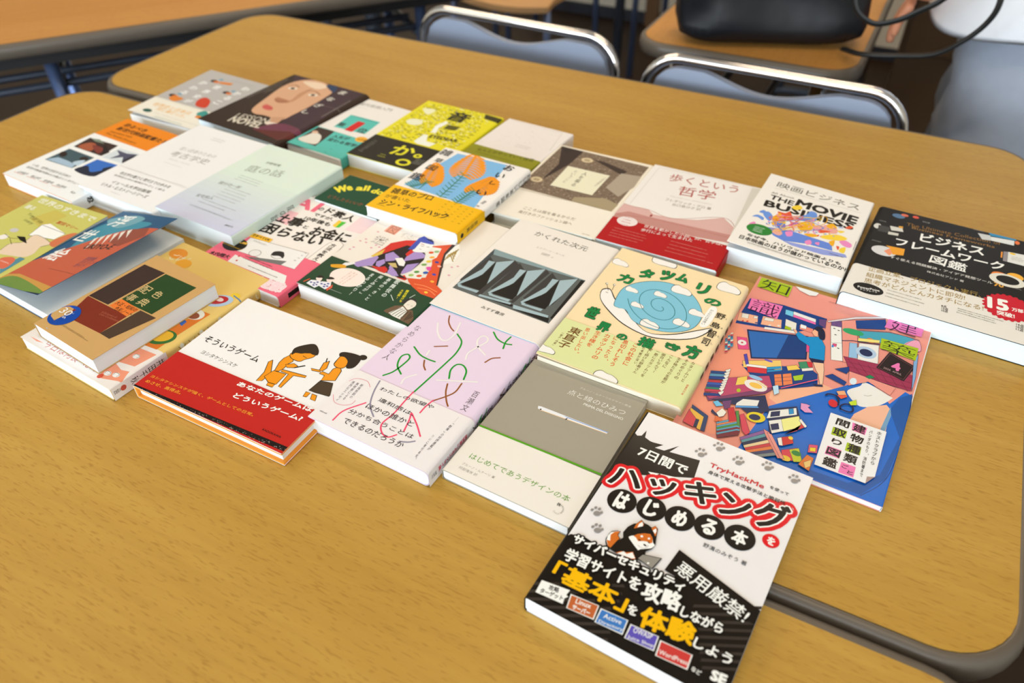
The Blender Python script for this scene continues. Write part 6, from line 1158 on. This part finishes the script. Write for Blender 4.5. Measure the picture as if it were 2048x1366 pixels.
('t','Tell me\nmany',[325,984,580,949,344,1116],2,-10,0),('t','冨田マリー',[742,1126,1097,1119,743,1184],3,20,0),('p',4,[626,1029,699,1089,1056,1010,1035,863,681,800],0),('l',5,6,[626,1029,1056,1010,1035,863,681,800,626,1029],0),
('p',6,[662,437,642,582,754,675,736,826,858,844,1072,787,1026,687,1076,557,1031,461,860,417,724,390],1),('l',5,5,[662,437,642,582,754,675,736,826,858,844,1072,787,1026,687],1),
('e',7,427,802,60,40,0),('e',8,441,646,60,50,0),('l',5,5,[393,704,530,668,636,698],1),('l',5,5,[546,655,676,579],0),('p',5,[570,727,677,758,821,668,686,682],0),('p',9,[1042,811,1105,1041,1208,1050,1186,763],1),
('p',10,[966,210,996,444,1078,446,1083,123],0),('p',11,[816,322,908,403,1003,373,1035,242,981,199],1),('d',12,[854,292,1012,314],2,1),
   ],
  }),
]

# ------------------------------------------------------------------ printed covers
_G = {}
def glyphs(s, bold, vert):
    """flat mesh of a line of lettering at size 1: (points, faces, ink bounds of the unbold form)"""
    key = (s, bold, vert)
    if key in _G: return _G[key]
    if not vert:
        c = bpy.data.curves.new('lettering', 'FONT'); c.body = s; c.size = 1; c.resolution_u = 2
        c.offset = bold / 1000; c.fill_mode = 'FRONT'; c.dimensions = '2D'; c.space_line = .9
        o = bpy.data.objects.new('lettering', c); COL.objects.link(o)
        dg = bpy.context.evaluated_depsgraph_get(); ev = o.evaluated_get(dg); m = ev.to_mesh()
        pts = [(v.co.x, v.co.y) for v in m.vertices]; fs = [tuple(p.vertices) for p in m.polygons]
        ev.to_mesh_clear(); bpy.data.objects.remove(o); bpy.data.curves.remove(c)
    else:
        pts = []; fs = []
        for ci, colm in enumerate(s.split('\n')):
            for ri, ch in enumerate(colm):
                if ch in ' \u3000': continue
                p, f, b = glyphs(ch, bold, 0)
                cx, cy = (0.5, .38) if b is None else ((b[0] + b[2]) / 2, .38)
                x0, y0 = -ci * 1.5, -ri * 1.04
                n = len(pts)
                for x, y in p:
                    dx, dy = x - cx, y - cy
                    if ch in 'ー―─「」『』()〜': dx, dy = dy, -dx
                    elif ch in '、。': dx, dy = dx + .6, dy + .6
                    pts.append((x0 + dx, y0 + dy))
                fs += [tuple(i + n for i in q) for q in f]
    if bold == 0:
        b = (min(p[0] for p in pts), min(p[1] for p in pts), max(p[0] for p in pts), max(p[1] for p in pts)) if pts else None
    else:
        b = glyphs(s, 0, vert)[2]
    _G[key] = (pts, fs, b)
    return _G[key]

def clip(poly, w, h):
    for ax, lim, sg in ((0, 0, 1), (0, w, -1), (1, 0, 1), (1, h, -1)):
        if not poly: return poly
        if all(sg * (p[ax] - lim) >= 0 for p in poly): continue
        out = []
        for i, p in enumerate(poly):
            q = poly[(i + 1) % len(poly)]
            a, b = sg * (p[ax] - lim), sg * (q[ax] - lim)
            if a >= 0: out.append(p)
            if (a >= 0) != (b >= 0):
                t = a / (a - b); out.append((p[0] + (q[0] - p[0]) * t, p[1] + (q[1] - p[1]) * t))
        poly = out
    return poly

class Sheet:
    """collects printed shapes (mm on the sheet) and turns them into thin layers of one mesh"""
    def __init__(s, w, h, cuts=()): s.w, s.h, s.v, s.f, s.i, s.n, s.cuts = w, h, [], [], [], 0, cuts
    def face(s, poly, ci):
        poly = clip(poly, s.w, s.h)
        if len(poly) < 3: return
        for c in s.cuts:         # split where the sheet starts to bend
            if min(p[0] for p in poly) < c - .01 and max(p[0] for p in poly) > c + .01:
                s.face(clip(poly, c, s.h), ci)
                s.face([(x + c, y) for x, y in clip([(x - c, y) for x, y in poly], s.w - c, s.h)], ci)
                return
        b = len(s.v); s.v += [(x, y, s.n) for x, y in poly]; s.f.append(list(range(b, b + len(poly)))); s.i.append(ci)
    def polygon(s, poly, ci):
        tri = tessellate_polygon([[Vector((x, y, 0)) for x, y in poly]])
        for t in tri:
            q = [poly[k] for k in t]
            a = (q[1][0] - q[0][0]) * (q[2][1] - q[0][1]) - (q[1][1] - q[0][1]) * (q[2][0] - q[0][0])
            s.face(q if a > 0 else q[::-1], ci)
    def stroke(s, pts, w, ci):
        n = len(pts); L = []; Rt = []
        for i, p in enumerate(pts):
            a = pts[max(0, i - 1)]; b = pts[min(n - 1, i + 1)]
            dx, dy = b[0] - a[0], b[1] - a[1]; l = math.hypot(dx, dy) or 1
            nx, ny = -dy / l * w / 2, dx / l * w / 2
            L.append((p[0] + nx, p[1] + ny)); Rt.append((p[0] - nx, p[1] - ny))
        for i in range(n - 1): s.face([Rt[i], Rt[i + 1], L[i + 1], L[i]], ci)
        if w > .7:
            for (x, y), (x2, y2) in ((pts[0], pts[1]), (pts[-1], pts[-2])):
                a0 = math.atan2(y - y2, x - x2)
                s.face([(x + w / 2 * math.cos(a0 + math.radians(t)), y + w / 2 * math.sin(a0 + math.radians(t))) for t in range(-90, 91, 30)], ci)
    def item(s, it):
        k = it[0]; s.n += 1
        pr = lambda a: [(a[i] / 10, a[i + 1] / 10) for i in range(0, len(a), 2)]
        if k == 'p':
            pts = pr(it[2])
            if it[3]: pts = [(p.x, p.y) for p in catmull([(x, y, 0) for x, y in pts], 5, True)]
            s.polygon(pts, it[1])
        elif k == 'l':
            pts = pr(it[3])
            if it[4] and len(pts) > 2: pts = [(p.x, p.y) for p in catmull([(x, y, 0) for x, y in pts], 6)]
            s.stroke(pts, it[2] / 10, it[1])
        elif k == 'e':
            _, ci, cx, cy, rx, ry, ro = it; c, sn = math.cos(ro / 10), math.sin(ro / 10)
            s.face([((cx + rx * math.cos(a) * c - ry * math.sin(a) * sn) / 10, (cy + rx * math.cos(a) * sn + ry * math.sin(a) * c) / 10) for a in [2 * math.pi * j / 28 for j in range(28)]], ci)
        elif k == 't':
            _, txt, q, ci, bold, vert = it
            pts, fs, b = glyphs(txt, min(bold, 0), vert)
            if not b: return
            (x0, y0), (x1, y1), (x2, y2) = pr(q)
            W = b[2] - b[0] or 1; Hh = b[3] - b[1] or 1
            P = []
            for x, y in pts:
                u, v = (x - b[0]) / W, (y - b[1]) / Hh
                P.append((x0 + (x1 - x0) * u + (x2 - x0) * v, y0 + (y1 - y0) * u + (y2 - y0) * v))
            Q = []
            for f in fs:
                q = [P[i] for i in f]
                a = sum(q[i][0] * q[(i + 1) % len(q)][1] - q[(i + 1) % len(q)][0] * q[i][1] for i in range(len(q)))
                Q.append(q if a > 0 else q[::-1])
            # a heavier face is the same strokes printed with a broader pen
            em = math.hypot(x2 - x0, y2 - y0) / Hh if not vert else math.hypot(x1 - x0, y1 - y0) / W
            rad = max(0, bold) / 1000 * em * .9
            offs = [(0, 0)]
            if rad > 0:
                k_ = 4 if bold < 28 else (8 if bold < 100 else (14 if bold < 200 else 26))
                offs += [(rad * math.cos(2 * math.pi * (j + .5) / k_), rad * math.sin(2 * math.pi * (j + .5) / k_)) for j in range(k_)]
                if bold >= 100: offs += [(.5 * x, .5 * y) for x, y in offs[1::2]]
            for dx, dy in offs:
                for q in Q: s.face([(x + dx, y + dy) for x, y in q], ci)
                s.n += .16
        elif k == 'd':
            r = random.Random(it[4]); u0, v0, u1, v1 = [x / 10 for x in it[2]]; n = it[3]
            hh = min(1.3, max(.3, abs(v1 - v0) / n * .5))
            for j in range(n):
                v = v1 + (v0 - v1) * (j + .5) / n; u = u0; end = u0 + (u1 - u0) * (r.uniform(.75, 1) if n > 1 else 1)
                while u < end:
                    l = min(r.uniform(.5, 1.3) * hh, end - u + .01)
                    for a, b in ((0, .34), (.66, 1)) if r.random() < .6 else ((.3, .7),):
                        s.face([(u, v - hh / 2 + a * hh), (u + l, v - hh / 2 + a * hh), (u + l, v - hh / 2 + b * hh), (u, v - hh / 2 + b * hh)], it[1])
                    u += l + hh * .22
        elif k == 'k':
            _, cs, q, n, seed, du, dv, wd = it; r = random.Random(seed)
            (x0, y0), (x1, y1), (x2, y2) = pr(q)
            for j in range(n):
                a, b = r.random(), r.random(); x = x0 + (x1 - x0) * a + (x2 - x0) * b; y = y0 + (y1 - y0) * a + (y2 - y0) * b
                s.stroke([(x, y), (x + r.uniform(-.4, 1) * du / 10, y + r.uniform(-1, 1) * dv / 10)], wd / 10 * .69, cs[r.randrange(len(cs))]); s.n += .02
    def emit(s, place, V, F, I, lay=.0045):
        b = len(V); V += [place(x, y, .05 + lay * n) for x, y, n in s.v]
        F += [[i + b for i in f] for f in s.f]; I += s.i

MM = .001
def jacket(w, h, t, r, th, right, v0, v1, lift, fore=0.0):
    """U-shaped paper sheet: front, rounded spine, back; returns (verts, faces, spine flags), mm"""
    def path(o):
        R = max(.3, r + o)
        p = [(fore, t + o)]
        p += [(x, t + o) for x in (w * .25, w * .5, w * .75)]
        p += [(w + o - R + R * math.sin(math.radians(a)), t + o - R + R * math.cos(math.radians(a))) for a in range(0, 91, 15)]
        p += [(w + o - R + R * math.cos(math.radians(a)), R - R * math.sin(math.radians(a))) for a in range(0, 91, 15)]
        p += [(fore, 0)]
        return p
    A = path(0); B = path(-th)
    B = [(min(x, w - th), min(max(z, th), t - th)) for x, z in B]
    n = len(A); V = []; F = []; S = []
    def pt(x, z, v, tp):
        if tp and lift: z += lift * (max(0, 1 - x / w) ** 1.0)
        return ((x if right else w - x), v, z)
    for v in (v0, v1):
        V += [pt(x, z, v, i < 5) for i, (x, z) in enumerate(A)]; V += [pt(x, z, v, i < 5) for i, (x, z) in enumerate(B)]
    N2 = 2 * n
    for i in range(n - 1):
        sp = 4 <= i < n - 2
        for q in ([i, i + 1, N2 + i + 1, N2 + i], [n + i + 1, n + i, N2 + n + i, N2 + n + i + 1], [i + 1, i, n + i, n + i + 1], [N2 + i, N2 + i + 1, N2 + n + i + 1, N2 + n + i]):
            F.append(q if right else q[::-1]); S.append(sp)
    for i in (0, n - 1):
        q = [i, N2 + i, N2 + n + i, n + i]
        F.append(q); S.append(False)
    return V, F, S

NAMES = {'mag': ('magazine', 'magazine'), 'comic': ('comic_book', 'comic book'), 'green': ('booklet', 'booklet'), 'sou': ('hardback_book', 'book'), 'jigen': ('hardback_book', 'book'), 'kouko': ('hardback_book', 'book'), 'hito': ('hardback_book', 'book'), 'ukiyo': ('picture_book', 'book')}
def build_book(b):
    w, h, t = b['w'], b['h'], b['t']
    right = b['spine'] == 'R'
    nm, ct = NAMES.get(b['name'], ('paperback_book', 'book'))
    root = thing(nm, (b['x'] * MM, b['y'] * MM, TZ + .0004 + b['z0'] * MM), b['label'], ct, b['a'], 'books laid out on the tables')
    inks = b['inks']
    rough = b['rough']; r = min(b['round'], t / 2 - .3); lift = b['lift']
    base = Matrix.Translation((-w / 2 * MM, -h / 2 * MM, 0)) @ Matrix.Scale(MM, 4)
    def fin(name, V, F, I, mats, parent=root):
        V = [base @ Vector(v) for v in V]
        return link_mesh(name, V, F, mats, I, parent)
    def top(dz):
        def place(u, v, z):
            x = u if right else w - u
            k = min(r * .995, max(0, x - (w - r)))
            return (u, v, t + dz + z + lift * max(0, 1 - x / w) - (r - math.sqrt(r * r - k * k)))
        return place
    def side(dz):
        def place(x, v, z): return (w + dz + z, v, t - x)
        return place
    th = .4
    # jacket, with the art printed on it
    V, F, S = jacket(w, h, t, r, th, right, 0, h, lift)
    mats = [ink(b['cover'], rough), ink(b['spine_col'] or b['cover'], rough)] + [ink(c, rough) for c in inks]
    I = [1 if s else 0 for s in S]
    cuts = ([w - r, w - r * .7, w - r * .45, w - r * .25] if right else [r, r * .7, r * .45, r * .25]) if r > .5 else []
    lim = w - r * .1 if right else w
    sh = Sheet(lim, h, cuts)
    for it in b['parts'].get('cover', []): sh.item(it)
    sh.i = [i + 2 for i in sh.i]
    sh.emit(top(0), V, F, I)
    def spine_print(V, F, I, off):
        sh = Sheet(t - .2, h)
        for it in b['parts'].get('spine', []): sh.item(it)
        sh.i = [i + off for i in sh.i]
        sh.emit(side(.34 if b['bands'] else .02), V, F, I)
    if not b['bands']: spine_print(V, F, I, 2)
    fin('cover', V, F, I, mats)
    # paper wrap band
    for bd in b['bands']:
        bz = .32
        Vb, Fb, Sb = jacket(w, h, t, r, .12, right, max(.3, bd['v0']), bd['v1'], lift)
        Vb = [(x + (.3 if x > w / 2 else -.05), y, z + (bz if z > t / 2 else 0)) for x, y, z in Vb]
        Ib = [0] * len(Fb)
        sh = Sheet(lim, h, cuts)
        for it in b['parts'].get('obi_band', []): sh.item(it)
        sh.i = [i + 1 for i in sh.i]
        sh.emit(top(bz), Vb, Fb, Ib)
        spine_print(Vb, Fb, Ib, 1)
        fin('wrap_band', Vb, Fb, Ib, [ink(bd['col'], rough)] + [ink(c, rough) for c in inks])
    # pages
    V = []; x0, x1 = (1.0, w - .9) if right else (.9, w - 1.0)
    lo, hi = th + .05, t - th - .05
    ins = .7
    if b['hard']:      # stiff boards under the jacket, overhanging the pages
        bm = bmesh.new()
        for z0, z1 in ((lo, lo + 2.1), (hi - 2.1, hi)):
            box(bm, .3 * MM - w / 2 * MM, (w - .5) * MM - w / 2 * MM, (.2 - h / 2) * MM, (h / 2 - .2) * MM, z0 * MM, z1 * MM)
        xs0, xs1 = (w - 2.4, w - .5) if right else (.5, 2.4)
        box(bm, (xs0 - w / 2) * MM, (xs1 - w / 2) * MM, (.2 - h / 2) * MM, (h / 2 - .2) * MM, (lo + 2.1) * MM, (hi - 2.1) * MM)
        if r < 2.6: from_bm('boards', bm, mat('board_%d_%d_%d' % b['hard'], b['hard'], .6), root)
        else:
            bm.free(); bm = bmesh.new()
            for z0, z1 in ((lo, lo + 2.1), (hi - 2.1, hi)):
                box(bm, .3 * MM - w / 2 * MM, (w - r) * MM - w / 2 * MM, (.2 - h / 2) * MM, (h / 2 - .2) * MM, z0 * MM, z1 * MM)
            from_bm('boards', bm, mat('board_%d_%d_%d' % b['hard'], b['hard'], .6), root)
        lo += 2.15; hi -= 2.15; ins = 3.2
        x0, x1 = (3.5, x1 - 1.6) if right else (2.6, x1 - 2.5)
    rr = max(.5, r - .6)
    prof = [(x0, lo), (x0, hi)] + ([(x1 - rr, hi), (x1 - rr * .29, hi - rr * .29), (x1, hi - rr), (x1, lo + rr), (x1 - rr * .29, lo + rr * .29), (x1 - rr, lo)] if right else [(x1, hi), (x1, lo)])
    if not right:
        prof = [(x0 + rr, lo), (x0, lo + rr), (x0, hi - rr), (x0 + rr * .3, hi - rr * .3), (x0 + rr, hi), (x1, hi), (x1, lo)]
    n = len(prof)
    for v in (ins, h - ins): V += [(x, v, z) for x, z in prof]
    F = [list(range(n)), list(range(n, 2 * n))[::-1]] + [[i, i + n, (i + 1) % n + n, (i + 1) % n] for i in range(n)]
    bm = bmesh.new(); vs = [bm.verts.new(base @ Vector(v)) for v in V]
    for f in F: bm.faces.new([vs[i] for i in f])
    from_bm('page_block', bm, paper_mat(b['page']), root)
    if b['parts'].get('sticker'):
        sh = Sheet(w, h); V, F, I = [], [], []
        for it in b['parts']['sticker']: sh.item(it)
        sh.emit(top(.3), V, F, I)
        o = fin('sticker', V, F, I, [ink(c, .3) for c in inks]); o['label'] = 'round blue sticker'
    return root

for _b in BOOKS: build_book(_b)
